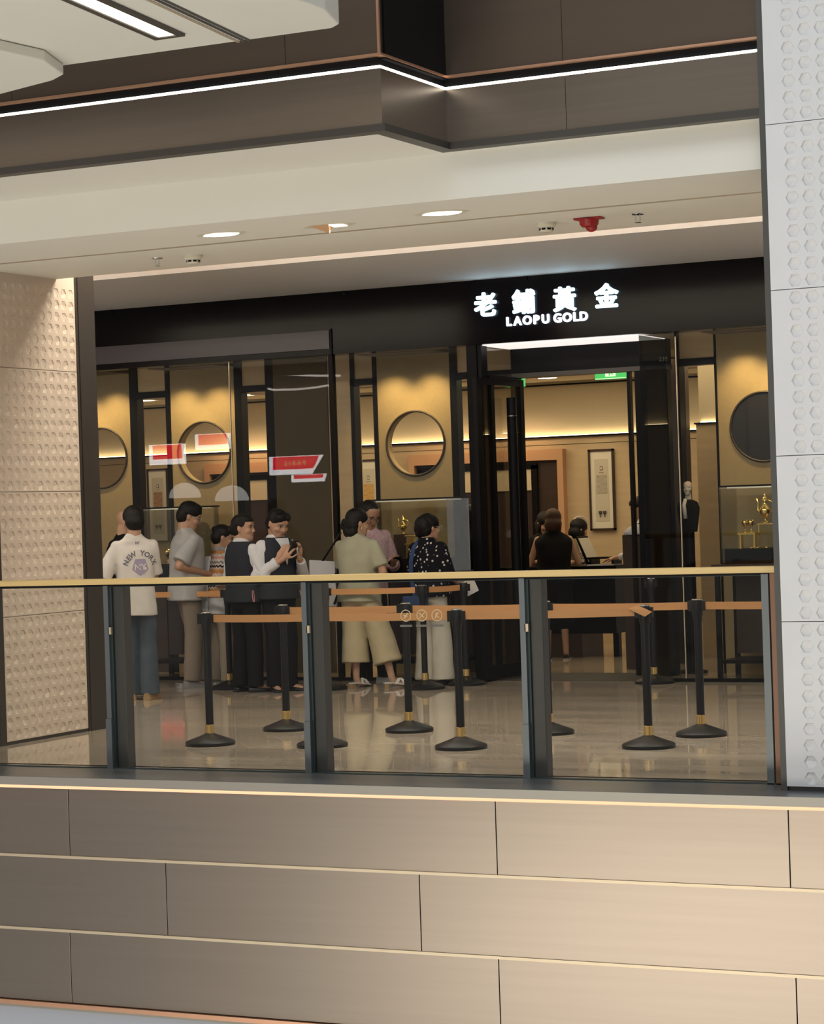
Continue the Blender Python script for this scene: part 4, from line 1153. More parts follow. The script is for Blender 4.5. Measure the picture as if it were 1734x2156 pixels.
def hand_shape(mb, wrist, f, nrm, side, curl=0.5, s=1.0, spread=0.0):
    """palm, four jointed fingers of unequal length and an opposed thumb; f = finger direction, nrm = palm normal"""
    f = Vector(f).normalized()
    nrm = Vector(nrm)
    nrm = (nrm - f * nrm.dot(f)).normalized()
    ac = f.cross(nrm) * side
    w = Vector(wrist)
    rot = Matrix((ac, f, nrm)).transposed()
    mb.ball(w + f * .044 * s, (.040 * s, .052 * s, .0155 * s), 14, 8, rot)
    capsule(mb, w - f * 0.01, w + f * .02 * s, .026 * s, .024 * s, 10)
    for k, (off, ln) in enumerate(((.029, .062), (.010, .072), (-.010, .068), (-.028, .052))):
        p = w + f * (.082 - .006 * abs(k - 1)) * s + ac * off * s
        d = (f + ac * spread * (off / .03)).normalized()
        for j, fr in enumerate((.44, .32, .24)):
            bend = curl * (0.55, 0.85, 0.7)[j]
            ax_ = d.cross(nrm).normalized()
            d = (Matrix.Rotation(bend, 3, ax_) @ d).normalized()
            q = p + d * ln * fr * s * 1.15
            capsule(mb, p, q, (.0092, .0086, .0080)[j] * s, (.0086, .0080, .0070)[j] * s, 8)
            p = q
    p = w + f * .026 * s + ac * .030 * s
    for ln, d, r in ((.036, f * .62 + ac * .70 + nrm * .30, .0115), (.030, f * .85 + ac * .30 + nrm * .45, .0098), (.024, f * .95 + ac * .02 + nrm * .45, .0085)):
        q = p + d.normalized() * ln * s
        capsule(mb, p, q, r * s, r * .92 * s, 8)
        p = q
HAIRS = {
    'short': [((0, -.012, .048), (.087, .102, .086)), ((0, -.054, .000), (.079, .064, .082)), ((0, .035, .092), (.060, .045, .030))],
    'crop': [((0, -.013, .044), (.0785, .095, .079)), ((0, -.050, .004), (.068, .060, .070))],
    'bald': [((0, -.034, -.004), (.0755, .076, .044))],
    'tied': [((0, -.014, .036), (.0795, .098, .086)), ((0, .016, .066), (.073, .074, .054)), ((0, -.048, .0), (.073, .064, .080)), ((0, -.108, -.012), (.036, .034, .036))],
    'tied_side': [((0, -.010, .044), (.0815, .098, .084)), ((.030, .046, .074), (.050, .042, .040)), ((-.03, .046, .074), (.050, .042, .040)), ((0, -.05, .0), (.075, .062, .080)), ((0, -.095, -.035), (.040, .036, .046))],
    'pony': [((0, -.012, .042), (.084, .102, .088)), ((0, -.052, -.072), (.072, .050, .062)), ((0, -.052, -.008), (.078, .062, .090)), ((-.02, -.075, -.065), (.060, .040, .062)), ((-.075, -.085, .0), (.028, .030, .034)), ((-.085, -.095, -.03), (.018, .020, .035))],
    'bushy': [((0, -.07, .03), (.085, .06, .075)), ((-.03, -.06, -.05), (.06, .05, .04)), ((0, -.012, .042), (.088, .104, .090)), ((0, -.052, .0), (.084, .070, .085)), ((-.045, -.075, -.012), (.045, .045, .050)), ((.03, -.085, .02), (.05, .04, .06))],
    'bob': [((0, -.010, .040), (.086, .102, .088)), ((0, -.045, -.035), (.085, .070, .085)), ((.055, -.005, -.045), (.030, .050, .075)), ((-.055, -.005, -.045), (.030, .050, .075))],
    'girl': [((0, -.014, .038), (.081, .099, .086)), ((0, -.050, .0), (.076, .064, .080)), ((0, -.085, .062), (.042, .036, .030)), ((.012, .060, .062), (.052, .028, .040)), ((-.012, .060, .062), (.052, .028, .040))],
}
def shoe_parts(root, M, kind, mu, ms, s):
    """M: foot frame in person space (y toe-ward, heel at y=-0.075, ankle at the origin on the ground)"""
    L_ = 0.262 * s
    y0 = -0.078 * s
    prof = [(0.0, .026, .062), (.06, .033, .074), (.16, .036, .078), (.32, .037, .080), (.45, .038, .066), (.60, .043, .050), (.76, .046, .042), (.90, .038, .036), (1.0, .016, .026)]
    hk = {'sneaker': 1.0, 'flat': 0.72, 'sandal': 0.5, 'loafer': 0.8}[kind]
    n = 14
    vs, fs = [], []
    for t, w, h in prof:
        for i in range(n):
            a = pi * i / (n - 1)
            vs.append(M @ Vector((w * s * 1.04 * cos(a), y0 + L_ * t, (0.018 + (h - 0.018) * hk * abs(sin(a)) ** 0.7) * s)))
    for j in range(len(prof) - 1):
        for i in range(n):
            fs.append((j * n + i, j * n + (i + 1) % n, (j + 1) * n + (i + 1) % n, (j + 1) * n + i))
    fs.append(tuple(range(n)))
    fs.append(tuple((len(prof) - 1) * n + i for i in range(n)))
    up = MB().add(vs, fs).build('shoe', mu, root, smooth='auto', local=True)
    out = [(w * s * 1.10, y0 + L_ * t - 0.004 * (t == 0) + 0.006 * (t == 1)) for t, w, h in prof]
    pts = [M @ Vector((x, y, 0.001)) for x, y in out] + [M @ Vector((-x, y, 0.001)) for x, y in out[::-1]]
    zt = Vector((0, 0, 0.024 * s if kind == 'sneaker' else 0.016 * s))
    MB().prism(pts, zt).build('sole', ms, up, local=True)
    return up

class Person:
    def __init__(P, pos, heading, H, label, female=False, lean=0.0, head=(0, 0), armL=None, armR=None, feet=None, skin=None, build=1.0, hands=((0.5,), (0.5,)), hair='short', hair_mat=None, hipy=0.0, lod=1.0):
        P.lod = lod
        P.root = empty('person', (pos[0], pos[1], 0), radians(heading - 90), label, 'person')
        u = P.u = H / 1.70
        P.H, P.f, P.lean, P.w = H, female, lean, build
        P.sw = (0.165 if female else 0.190) * u * build
        P.hw = 0.085 * u
        P.sh = {}
        for sd in (-1, 1): P.sh[sd] = P.ln((sd * P.sw * 0.93, -0.01, 1.352 * u))
        def arm(sd, a):
            if a is None: a = ((sd * 0.225, -0.03, 1.09), (sd * 0.225, 0.05, 0.85), (0, 0.15, -1), (-sd, 0, 0))
            e, w = Vector(a[0]) * u, Vector(a[1]) * u
            return [P.sh[sd], e, w, Vector(a[2]) if len(a) > 2 else (w - e), Vector(a[3]) if len(a) > 3 else Vector((0, 0, -1))]
        P.arm = {1: arm(1, armR), -1: arm(-1, armL)}
        feet = feet or ((0.10, 0.0, -8), (-0.10, 0.0, 8))      # right, left: x, y, yaw
        P.foot = {1: feet[0], -1: feet[1]}
        P.leg = {}
        for sd in (-1, 1):
            fx, fy, fa = P.foot[sd]
            hip = Vector((sd * P.hw, hipy, 0.90 * u))
            ank = Vector((fx * u, fy * u, 0.09 * u))
            kn = hip.lerp(ank, 0.52) + Vector((0, 0.025 * u, 0))
            P.leg[sd] = [hip, kn, ank]
        s = P.s = (0.45 + 0.55 * u) * 1.09
        yaw, pitch = radians(head[0]), radians(head[1])
        hc = P.ln((0, 0.012, H - 0.120 * s))
        P.HM = Matrix.Translation(hc) @ Matrix.Rotation(yaw, 4, 'Z') @ Matrix.Rotation(-pitch, 4, 'X') @ Matrix.Translation((0, 0.012 if pitch > 0.2 else 0, 0))
        # --- body: one continuous mesh
        b = MB()
        head_shape(b, P.HM, s)
        nb = P.ln((0, -0.018, 1.40 * u))
        nt = P.HM @ (Vector((0, -0.028, -0.06)) * s)
        limb(b, [nb, nt], [.058 * s * (0.92 if female else 1.05), .052 * s * (0.92 if female else 1.05)])
        loft(b, [(*P.ln((0, 0.0, z * u)), rx * u * build, ry * u * build) for z, rx, ry in ((0.80, .11, .085), (0.92, .135, .09), (1.05, .115, .075), (1.22, .135, .095), (1.36, .135, .075), (1.42, .055, .05))])
        g = 1.0 if female else 1.14
        for sd in (-1, 1):
            A = P.arm[sd]
            limb(b, A[:3], [.046 * u * g, .037 * u * g, .026 * u * g])
            mid = A[1].lerp(A[2], 0.3)
            b.ball(mid, .037 * u * g)
            hd = hands[0 if sd == 1 else 1]
            hand_shape(b, A[2] + A[3].normalized() * 0.012, A[3], A[4], -sd, hd[0], (0.93 if female else 1.05) * s)
            Lg = P.leg[sd]
            limb(b, Lg, [.070 * u, .048 * u, .033 * u])
            cb = Lg[1].lerp(Lg[2], 0.3) + Vector((0, -0.012, 0))
            b.ball(cb, (.046 * u, .046 * u, .11 * u))
            F = P.fmat(sd)
            limb(b, [Lg[2], F @ Vector((0, 0.02, 0.045 * u)), F @ Vector((0, 0.13 * u, 0.028 * u))], [.033 * u, .032 * u, .022 * u])
        me = remeshed('body', b, 0.0068 * lod, 3, 0.5, 0.55)
        inv = P.HM.inverted()
        at = me.attributes.new('headpos', 'FLOAT_VECTOR', 'POINT')
        buf = []
        for v in me.vertices:
            q = (inv @ v.co) / s
            buf += [q.x, q.y, q.z]
        at.data.foreach_set('vector', buf)
        P.body = mesh_obj('body', me, skin or SKIN, P.root)
        # --- hair
        if hair:
            h = MB()
            for c, r in HAIRS[hair]:
                t = MB().ball(c, r, 20, 14)
                h.add([P.HM @ (Vector(v) * s) for v in t.v], t.f)
            me = remeshed('hair', h, 0.0065 * lod, 2, 0.5, 0.8, folds=0.0022, fscale=42)
            mesh_obj('hair', me, hair_mat or HAIR, P.root)
    def ln(P, p):
        p = Vector(p)
        p.y += P.lean * max(0, p.z - 0.92 * P.u)
        return p
    def fmat(P, sd):
        fx, fy, fa = P.foot[sd]
        return Matrix.Translation((fx * P.u, fy * P.u, 0)) @ Matrix.Rotation(radians(fa), 4, 'Z')
    def top(P, m, sleeve=0.9, hem=0.80, loose=0.012, sl_r=0.066, sl_e=0.064, name='shirt', neck=1.468, v=0.0, hemw=0.0, folds=0.006):
        u, b, w = P.u, MB(), P.w
        prof = ((1.365, P.sw / u + 0.012, .085), (1.32, P.sw / u + 0.018, .104), (1.20, .158 if P.f else .178, .116), (1.05, .140 if P.f else .165, .108), (0.93, .168 if P.f else .168, .118), (0.80, .172 if P.f else .172, .122))
        rings = [(*P.ln((0, -0.012, neck * u)), .060 * u, .058 * u), (*P.ln((0, -0.014, (neck - .018) * u)), .078 * u, .066 * u), (*P.ln((0, -0.014, 1.427 * u)), P.sw * 0.58, .070 * u), (*P.ln((0, -0.010, 1.398 * u)), P.sw * 0.86, .076 * u)]
        for z, rx, ry in prof:
            if z < hem: break
            k = (1.365 - z) / 0.565
            rings.append((*P.ln((0, 0, z * u)), (rx * (w if z < 1.3 else 1) + loose * (0.4 + k)) * u, (ry * w + loose * (0.4 + k)) * u))
        last = rings[-1]
        rings.append((*P.ln((0, 0, hem * u)), last[3] + hemw * u, last[4] + hemw * u))
        loft(b, rings, 28, 2.6)
        for sd in (-1, 1):
            A = P.arm[sd]
            if sleeve <= 0: continue
            if sleeve <= 1:
                e = A[0].lerp(A[1], sleeve)
                flat_tube(b, [A[0] + Vector((-sd * 0.03, 0, 0.0)), A[0].lerp(A[1], 0.12), e], [min(sl_r, 0.058) * u, min(sl_r, 0.064) * u, sl_e * u])
                b.ball(A[0], min(sl_r, 0.058) * u)
            else:
                e = A[1].lerp(A[2], sleeve - 1)
                flat_tube(b, [A[0] + Vector((-sd * 0.03, 0, 0.0)), A[0], A[0].lerp(A[1], .5), A[1], e], [sl_r * u, sl_r * u, sl_r * u * 0.95, sl_r * u * 0.88, sl_e * u])
        me = remeshed(name, b, 0.0105 * P.lod, 4, 0.5, None, folds=folds)
        return mesh_obj(name, me, m, P.root)
    def vest(P, m, hem=0.86, grow=0.022):
        u, b, w = P.u, MB(), P.w
        rings = []
        for z, rx, ry in ((1.435, .086, .070), (1.40, P.sw / u * 0.74, .084), (1.37, P.sw / u * 0.84, .096), (1.30, P.sw / u * 0.90, .112), (1.20, .150, .122), (1.05, .142, .118), (0.95, .165, .126), (hem, .172, .130)):
            rings.append((*P.ln((0, -0.008 if z > 1.38 else 0.002, z * u)), (rx * w + grow) * u, (ry * w + grow * 0.75) * u))
        loft(b, rings, 28, 2.6)
        me = remeshed('vest', b, 0.0105 * P.lod, 4, 0.5, None, folds=0.004)
        return mesh_obj('vest', me, m, P.root)
    def bottom(P, m, end=0.07, rt=0.088, rk=0.068, rh=0.060, name='trousers', waist=1.0, folds=0.006, smooth=4):
        u, b = P.u, MB()
        loft(b, [(*P.ln((0, 0, waist * u)), .145 * u * P.w, .108 * u * P.w), (0, 0, 0.92 * u, .165 * u * P.w, .120 * u * P.w), (0, 0, 0.84 * u, .165 * u * P.w, .118 * u * P.w), (0, 0, 0.79 * u, .13 * u * P.w, .09 * u)], 24, 2.4)
        for sd in (-1, 1):
            hip, kn, an = P.leg[sd]
            pts, rad = [hip], [rt * u]
            if end < 0.44:
                d = (kn.z - end * u) / max(1e-4, kn.z - an.z)
                e = kn.lerp(an, min(1.25, d))
                pts += [hip.lerp(kn, .5), kn, kn.lerp(e, .5), e]
                rad += [(rt + rk) / 2 * u, rk * u, (rk + rh) / 2 * u, rh * u]
            flat_tube(b, pts, rad, 18)
        me = remeshed(name, b, 0.0105 * P.lod, smooth, 0.5, None, folds=folds)
        return mesh_obj(name, me, m, P.root)
    def shoes(P, kind, mu, ms):
        for sd in (1, -1): shoe_parts(P.root, P.fmat(sd), kind, mu, ms, P.u * (0.93 if P.f else 1.05))
    def collar(P, m, r=0.066):
        mb = MB()
        c = P.ln((0, -0.012, 1.430 * P.u))
        n = 30
        pts = []
        for i in range(n + 1):
            a = radians(-245 + 310 * i / n) + pi / 2 + radians(180 - 65 + 25)
            a = pi / 2 + radians(18) + (2 * pi - radians(36)) * i / n
            pts.append((c.x + r * P.u * cos(a), c.y + (r + 0.004) * P.u * sin(a), c.z + 0.012 * P.u - 0.05 * P.u * max(0, sin(a)) ** 2))
        mb.tube(pts, 0.016 * P.u, 8)
        return mb.build('collar', m, P.root, smooth=True, local=True)
    def glasses(P, m):
        s = P.s
        def T(mb): return MB().add([P.HM @ (Vector(v) * s) for v in mb.v], mb.f)
        g = MB()
        for sd in (-1, 1):
            g.torus((sd * .033, .099, .002), .021, .0017, 'Y', 20, 6)
            g.tube([(sd * .054, .098, .008), (sd * .074, .055, .010), (sd * .078, -.006, .010), (sd * .076, -.022, -.004)], .0018, 6)
        g.tube([(-.012, .101, .005), (0, .104, .008), (.012, .101, .005)], .0016, 6)
        return T(g).build('glasses', m, P.root, smooth=True, local=True)
    def to_local(P, v):
        return P.root.matrix_basis.inverted() @ Vector(v)
def striped_fabric():
    m = bpy.data.materials.new('striped_knit')
    nt, N, L, b = nodes_of(m)
    b.inputs['Roughness'].default_value = 0.9
    tc = N.new('ShaderNodeTexCoord')
    sx = N.new('ShaderNodeSeparateXYZ')
    L.new(tc.outputs['Object'], sx.inputs[0])
    def math_(op, a, b2):
        n = N.new('ShaderNodeMath')
        n.operation = op
        for k, v in enumerate((a, b2)):
            if isinstance(v, (int, float)): n.inputs[k].default_value = v
            else: L.new(v, n.inputs[k])
        return n.outputs[0]
    xy = math_('ADD', sx.outputs[0], sx.outputs[1])
    wob = math_('MULTIPLY', math_('SINE', math_('MULTIPLY', xy, 130), 0), 0.006)
    z = math_('ADD', sx.outputs[2], wob)
    fr = math_('FRACT', math_('MULTIPLY', math_('SUBTRACT', 1.6, z), 5.6), 0)
    rp = N.new('ShaderNodeValToRGB')
    e = rp.color_ramp
    e.interpolation = 'CONSTANT'
    cols = [(0, (0.62, 0.26, 0.08)), (.14, (0.70, 0.60, 0.55)), (.28, (0.62, 0.30, 0.25)), (.40, (0.72, 0.64, 0.58)), (.52, (0.25, 0.22, 0.24)), (.62, (0.74, 0.66, 0.60)), (.72, (0.02, 0.015, 0.02)), (.82, (0.70, 0.55, 0.50)), (.92, (0.60, 0.32, 0.09))]
    e.elements[0].position, e.elements[0].color = 0, (*cols[0][1], 1)
    e.elements[1].position, e.elements[1].color = cols[-1][0], (*cols[-1][1], 1)
    for p, c in cols[1:-1]: e.elements.new(p).color = (*c, 1)
    L.new(fr, rp.inputs[0])
    L.new(rp.outputs[0], b.inputs['Base Color'])
    return m
def dotted_fabric(name, base, dots, scale, thr):
    m = bpy.data.materials.new(name)
    nt, N, L, b = nodes_of(m)
    b.inputs['Roughness'].default_value = 0.85
    b.inputs['Specular IOR Level'].default_value = 0.2
    tc = N.new('ShaderNodeTexCoord')
    vo = N.new('ShaderNodeTexVoronoi')
    vo.inputs['Scale'].default_value = scale
    L.new(tc.outputs['Object'], vo.inputs['Vector'])
    lt = N.new('ShaderNodeMath')
    lt.operation = 'LESS_THAN'
    lt.inputs[1].default_value = thr
    L.new(vo.outputs['Distance'], lt.inputs[0])
    mx = N.new('ShaderNodeMix')
    mx.data_type = 'RGBA'
    mx.inputs['A'].default_value = (*base, 1)
    mx.inputs['B'].default_value = (*dots, 1)
    L.new(lt.outputs[0], mx.inputs['Factor'])
    L.new(mx.outputs['Result'], b.inputs['Base Color'])
    return m
F_white = fabric('white_cotton', (0.72, 0.68, 0.63))
F_shirt = fabric('white_shirt', (0.68, 0.68, 0.70), bump=0.15)
F_grey = fabric('grey_cotton', (0.47, 0.46, 0.455))
F_black = fabric('black_cotton', (0.006, 0.006, 0.007), bump=0.05)
F_navy = fabric('charcoal_vest', (0.030, 0.033, 0.042), bump=0.1)
F_sage = fabric('sage_cotton', (0.40, 0.385, 0.28))
F_khaki = fabric('khaki_linen', (0.50, 0.415, 0.265))
F_jeans = fabric('blue_denim', (0.085, 0.105, 0.135), noise=0.3)
F_taupe = fabric('taupe_trousers', (0.255, 0.205, 0.165))
F_beige = fabric('beige_trousers', (0.42, 0.345, 0.275))
F_ivory = fabric('ivory_trousers', (0.60, 0.56, 0.47))
F_pants = fabric('black_trousers', (0.008, 0.008, 0.009), bump=0.05)
F_stripe = striped_fabric()
F_polka = dotted_fabric('spotted_blouse', (0.006, 0.006, 0.010), (0.62, 0.55, 0.52), 26, 0.26)
F_pink = dotted_fabric('pink_patterned_shirt', (0.58, 0.36, 0.38), (0.66, 0.52, 0.54), 90, 0.45)
F_blue = fabric('blue_strap', (0.045, 0.075, 0.17))
M_shoew = mat('white_shoe', (0.66, 0.62, 0.58), 0.6)
M_shoeg = mat('grey_shoe', (0.22, 0.21, 0.21), 0.7)
M_shoet = mat('tan_shoe', (0.36, 0.23, 0.12), 0.7)
M_shoeb = mat('black_shoe', (0.010, 0.010, 0.011), 0.35)
M_heel = mat('wood_heel', (0.38, 0.24, 0.11), 0.5)
M_green = dotted_fabric('green_white_shoe', (0.55, 0.57, 0.50), (0.08, 0.22, 0.10), 42, 0.38)
M_frame = mat('spectacle_frame', (0.65, 0.62, 0.55), 0.3, 0.6)
M_frameb = mat('dark_spectacle_frame', (0.03, 0.025, 0.02), 0.3)
M_ink2 = mat('shirt_print_grey', (0.16, 0.16, 0.19), 0.8)
M_ink3 = mat('shirt_print_purple', (0.36, 0.31, 0.42), 0.8)

def away(p): return math.degrees(math.atan2(p[1], p[0]))

# --- man in the white T-shirt, back to the camera
p = (-11.06, 16.80)
P = Person(p, away(p) + 6, 1.665, 'man seen from behind in a white printed T-shirt and blue jeans', armL=((-0.285, 0.0, 1.08), (-0.20, 0.22, 1.02), (0.3, 1, 0.1), (1, 0, 0)), armR=((0.175, 0.06, 1.10), (0.10, 0.26, 1.04), (-0.3, 1, 0.1), (-1, 0, 0)), feet=((0.10, 0.02, -30), (-0.07, 0.10, 10)), head=(6, 4), hair='short', build=0.88)
tee = P.top(F_white, 0.98, 0.745, 0.022, 0.060, 0.078, name='t_shirt', hemw=0.004)
P.bottom(F_jeans, 0.045, 0.092, 0.084, 0.086)
P.shoes('sneaker', M_shoet, M_heel)
# print on the shirt back, laid onto the cloth
bvh = BVHTree.FromPolygons([v.co for v in tee.data.vertices], [tuple(f.vertices) for f in tee.data.polygons])
def cloth_print(me, m, name='print', x0=0.0, z0=0.0, rot=0.0):
    R_ = Matrix.Rotation(rot, 3, 'Y')
    keep = True
    for v in me.vertices:
        q = R_ @ Vector((v.co.x, 0, v.co.y))
        h = bvh.ray_cast(Vector((q.x + x0, -1, q.z + z0)), Vector((0, 1, 0)))
        v.co = (h[0] + Vector((0, -0.0025, 0))) if h[0] else Vector((q.x + x0, -0.13, q.z + z0))
    me.materials.clear()
    me.materials.append(m)
    o = bpy.data.objects.new(name, me)
    COL.objects.link(o)
    o.parent = tee
word = 'NEW YORK'
for k, ch in enumerate(word):
    if ch == ' ': continue
    a = radians(-66 + 132 * k / (len(word) - 1))
    me = text_mesh(ch, 0.060, 0.0, 0.0022)
    cloth_print(me, M_ink2, 'print_letter', 0.035 + 0.112 * sin(a), 1.150 + 0.118 * cos(a) - 0.02, a)
me = bpy.data.meshes.new('emblem')
n = 10
pts = [(0, 0)] + [((0.062 + 0.012 * (i % 2)) * cos(2 * pi * i / n + .3), (0.066 + 0.014 * (i % 2)) * sin(2 * pi * i / n + .3)) for i in range(n)]
me.from_pydata([(x, y, 0) for x, y in pts], [], [(0, 1 + i, 1 + (i + 1) % n) for i in range(n)])
cloth_print(me, M_ink3, 'print_emblem', 0.035, 1.150)
me = text_mesh('NY', 0.075, 0.0, 0.001)
cloth_print(me, F_white, 'print_letters', 0.035, 1.122)
bvh0 = bvh
me = text_mesh('WINNER', 0.046, 0.0, 0.0022)
cloth_print(me, M_ink2, 'print_letters', 0.035, 1.018)
me = text_mesh('NY', 0.028, 0.0, 0.001)
cloth_print(me, M_ink2, 'neck_logo', 0.02, 1.345)

# --- bald man in black beside him
p = (-11.98, 18.05)
P = Person(p, away(p) - 55, 1.66, 'bald man in a black T-shirt half hidden behind the white T-shirt', head=(0, 12), hair=None, armR=((0.25, 0.02, 1.08), (0.16, 0.24, 1.0), (0, 1, 0), (0, 0, -1)))
P.top(F_black, 0.9, 0.80, 0.02, 0.075, 0.076, name='t_shirt')
P.bottom(F_pants, 0.06)
P.shoes('sneaker', M_shoeb, M_shoeb)
P.glasses(M_frameb)

# --- man in grey
p = (-11.37, 18.12)
P = Person(p, away(p) - 68, 1.70, 'man with glasses in a grey T-shirt and taupe trousers looking down', head=(-20, 20), lean=0.04, build=1.08, armR=((0.22, -0.16, 1.12), (0.17, 0.13, 1.04), (-0.35, 1, -0.25), (-0.8, 0, -0.5)), armL=((-0.24, 0.02, 1.10), (-0.10, 0.24, 1.0), (0.3, 1, 0.0), (0, 0, -1)), feet=((0.10, -0.02, -5), (-0.09, 0.16, 8)), hair='short')
P.top(F_grey, 0.86, 0.80, 0.024, 0.084, 0.090, name='t_shirt')
P.bottom(F_taupe, 0.06, 0.094, 0.082, 0.078)
P.shoes('sneaker', M_shoeg, M_shoeg)
P.glasses(M_frame)

# --- woman in the striped top
p = (-11.16, 18.34)
P = Person(p, away(p) - 78, 1.485, 'short woman in a wavy striped knit top and beige trousers', True, head=(-6, 14), lean=0.05, armR=((0.20, -0.05, 1.08), (0.17, 0.16, 1.02), (0, 1, 0.1), (-1, 0, 0)), armL=((-0.20, 0.0, 1.08), (-0.12, 0.20, 1.02)), feet=((0.11, 0.04, -6), (-0.08, -0.06, 6)), hair='girl', build=1.05)
P.top(F_shirt, 0, 0.76, 0.030, name='undershirt', hemw=0.012)
P.top(F_stripe, 0.98, 0.93, 0.040, 0.082, 0.088, name='knit_top')
P.bottom(F_beige, 0.055, 0.090, 0.084, 0.080)
P.shoes('sneaker', M_green, M_shoew)
mb = MB()
q = [P.ln((0.02, -0.135, 1.36 * P.u)), P.ln((0.06, -0.165, 1.20 * P.u)), P.ln((0.08, -0.175, 1.02 * P.u)), Vector((0.09, -0.18, 0.80 * P.u))]
for k in range(3):
    a, b2 = q[k], q[k + 1]
    mb.obox((a + b2) / 2, (0.045, 0.03, 0), (0, 0.010, 0), (b2 - a) / 2 + Vector((0, 0, -0.006)))
o = mb.build('shoulder_cloth', F_shirt, P.root, local=True, bevel=0.006)

# --- two women in dark vests
p = (-10.50, 17.68)
P = Person(p, away(p) - 52, 1.575, 'woman in a dark vest and white sleeves looking over her shoulder to the right', True, head=(-60, 2), build=1.10, armR=((0.285, 0.02, 1.115), (0.395, 0.10, 1.262), (0.5, 0.35, 0.75), (-0.7, 0.5, 0)), armL=((-0.24, 0.0, 1.10), (-0.16, 0.20, 0.98)), feet=((0.09, 0.03, -20), (-0.10, 0.0, 5)), hair='tied', hands=((0.45,), (0.5,)))
P.top(F_shirt, 1.93, 0.90, 0.010, 0.064, 0.044)
P.vest(F_navy)
P.collar(F_shirt)
P.bottom(F_pants, 0.05, 0.092, 0.080, 0.078)
P.shoes('loafer', M_shoeb, M_shoeb)
mb = MB()
for k in range(2):
    mb.tube([(0.19, -0.06 + 0.012 * k, 0.90), (0.195, -0.065 + 0.02 * k, 0.86), (0.2, -0.06 + 0.012 * k, 0.80)], 0.004, 6)
mb.build('wrist_strap', mat('pink_cord', (0.6, 0.25, 0.28), 0.6), P.root, local=True)
p = (-10.215, 17.78)
P = Person(p, away(p) - 142, 1.61, 'woman in a dark vest looking down at a phone in both hands', True, head=(4, 24), build=1.08, armR=((0.225, -0.03, 1.085), (0.085, 0.20, 1.235), (-0.30, 0.55, 0.75), (-0.7, -0.1, 0.3)), armL=((-0.225, 0.10, 1.085), (-0.055, 0.27, 1.245), (0.15, 0.35, 0.9), (0.75, -0.1, 0.2)), feet=((0.09, 0.02, -20), (-0.09, 0.02, 15)), hair='tied_side', hands=((0.55,), (0.6,)))
P.top(F_shirt, 1.80, 0.90, 0.010, 0.064, 0.046)
P.vest(F_navy)
P.collar(F_shirt)
u = P.u
vt = [c for c in P.root.children if c.name.startswith('vest')][0]
vb = BVHTree.FromPolygons([v.co for v in vt.data.vertices], [tuple(f.vertices) for f in vt.data.polygons])
vs, fs = [], []
for k in range(9):
    t = k / 8
    z = (1.425 - 0.245 * t) * u
    for j in range(5):
        x = (0.072 * (1 - t) + 0.003) * u * (j - 2) / 2
        h = vb.ray_cast(Vector((x, 1, z)), Vector((0, -1, 0)))
        vs.append((h[0] if h[0] else Vector((x, 0.06, z))) + Vector((0, 0.004, 0)))
for k in range(8):
    for j in range(4): fs.append((5 * k + j, 5 * k + j + 1, 5 * k + j + 6, 5 * k + j + 5))
MB().add(vs, fs).build('shirt_front', F_shirt, P.root, local=True, smooth=True)
P.bottom(F_pants, 0.05, 0.092, 0.080, 0.078)
P.shoes('loafer', M_shoeb, M_shoeb)
MB().torus((P.arm[-1][2] - P.arm[-1][3].normalized() * 0.02)[:], 0.033, 0.003, 'Z', 20, 6).build('bracelet', M_gold, P.root, local=True)
c = P.root.matrix_basis @ (Vector((0.03, 0.285, 1.335)) * u)
ph = empty('mobile_phone', c, P.root.rotation_euler.z, 'dark phone held in both hands by the woman in a vest', 'phone')
R3 = Matrix.Rotation(radians(-35), 3, 'X')
MB().obox((0, 0, 0), R3 @ Vector((0.037, 0, 0)), R3 @ Vector((0, 0.005, 0)), R3 @ Vector((0, 0, 0.076))).build('case', M_phone, ph, local=True, bevel=0.003)
MB().obox(R3 @ Vector((0, -0.0055, 0)), R3 @ Vector((0.033, 0, 0)), R3 @ Vector((0, 0.0006, 0)), R3 @ Vector((0, 0, 0.070))).build('screen', M_darkmirror, ph, local=True)

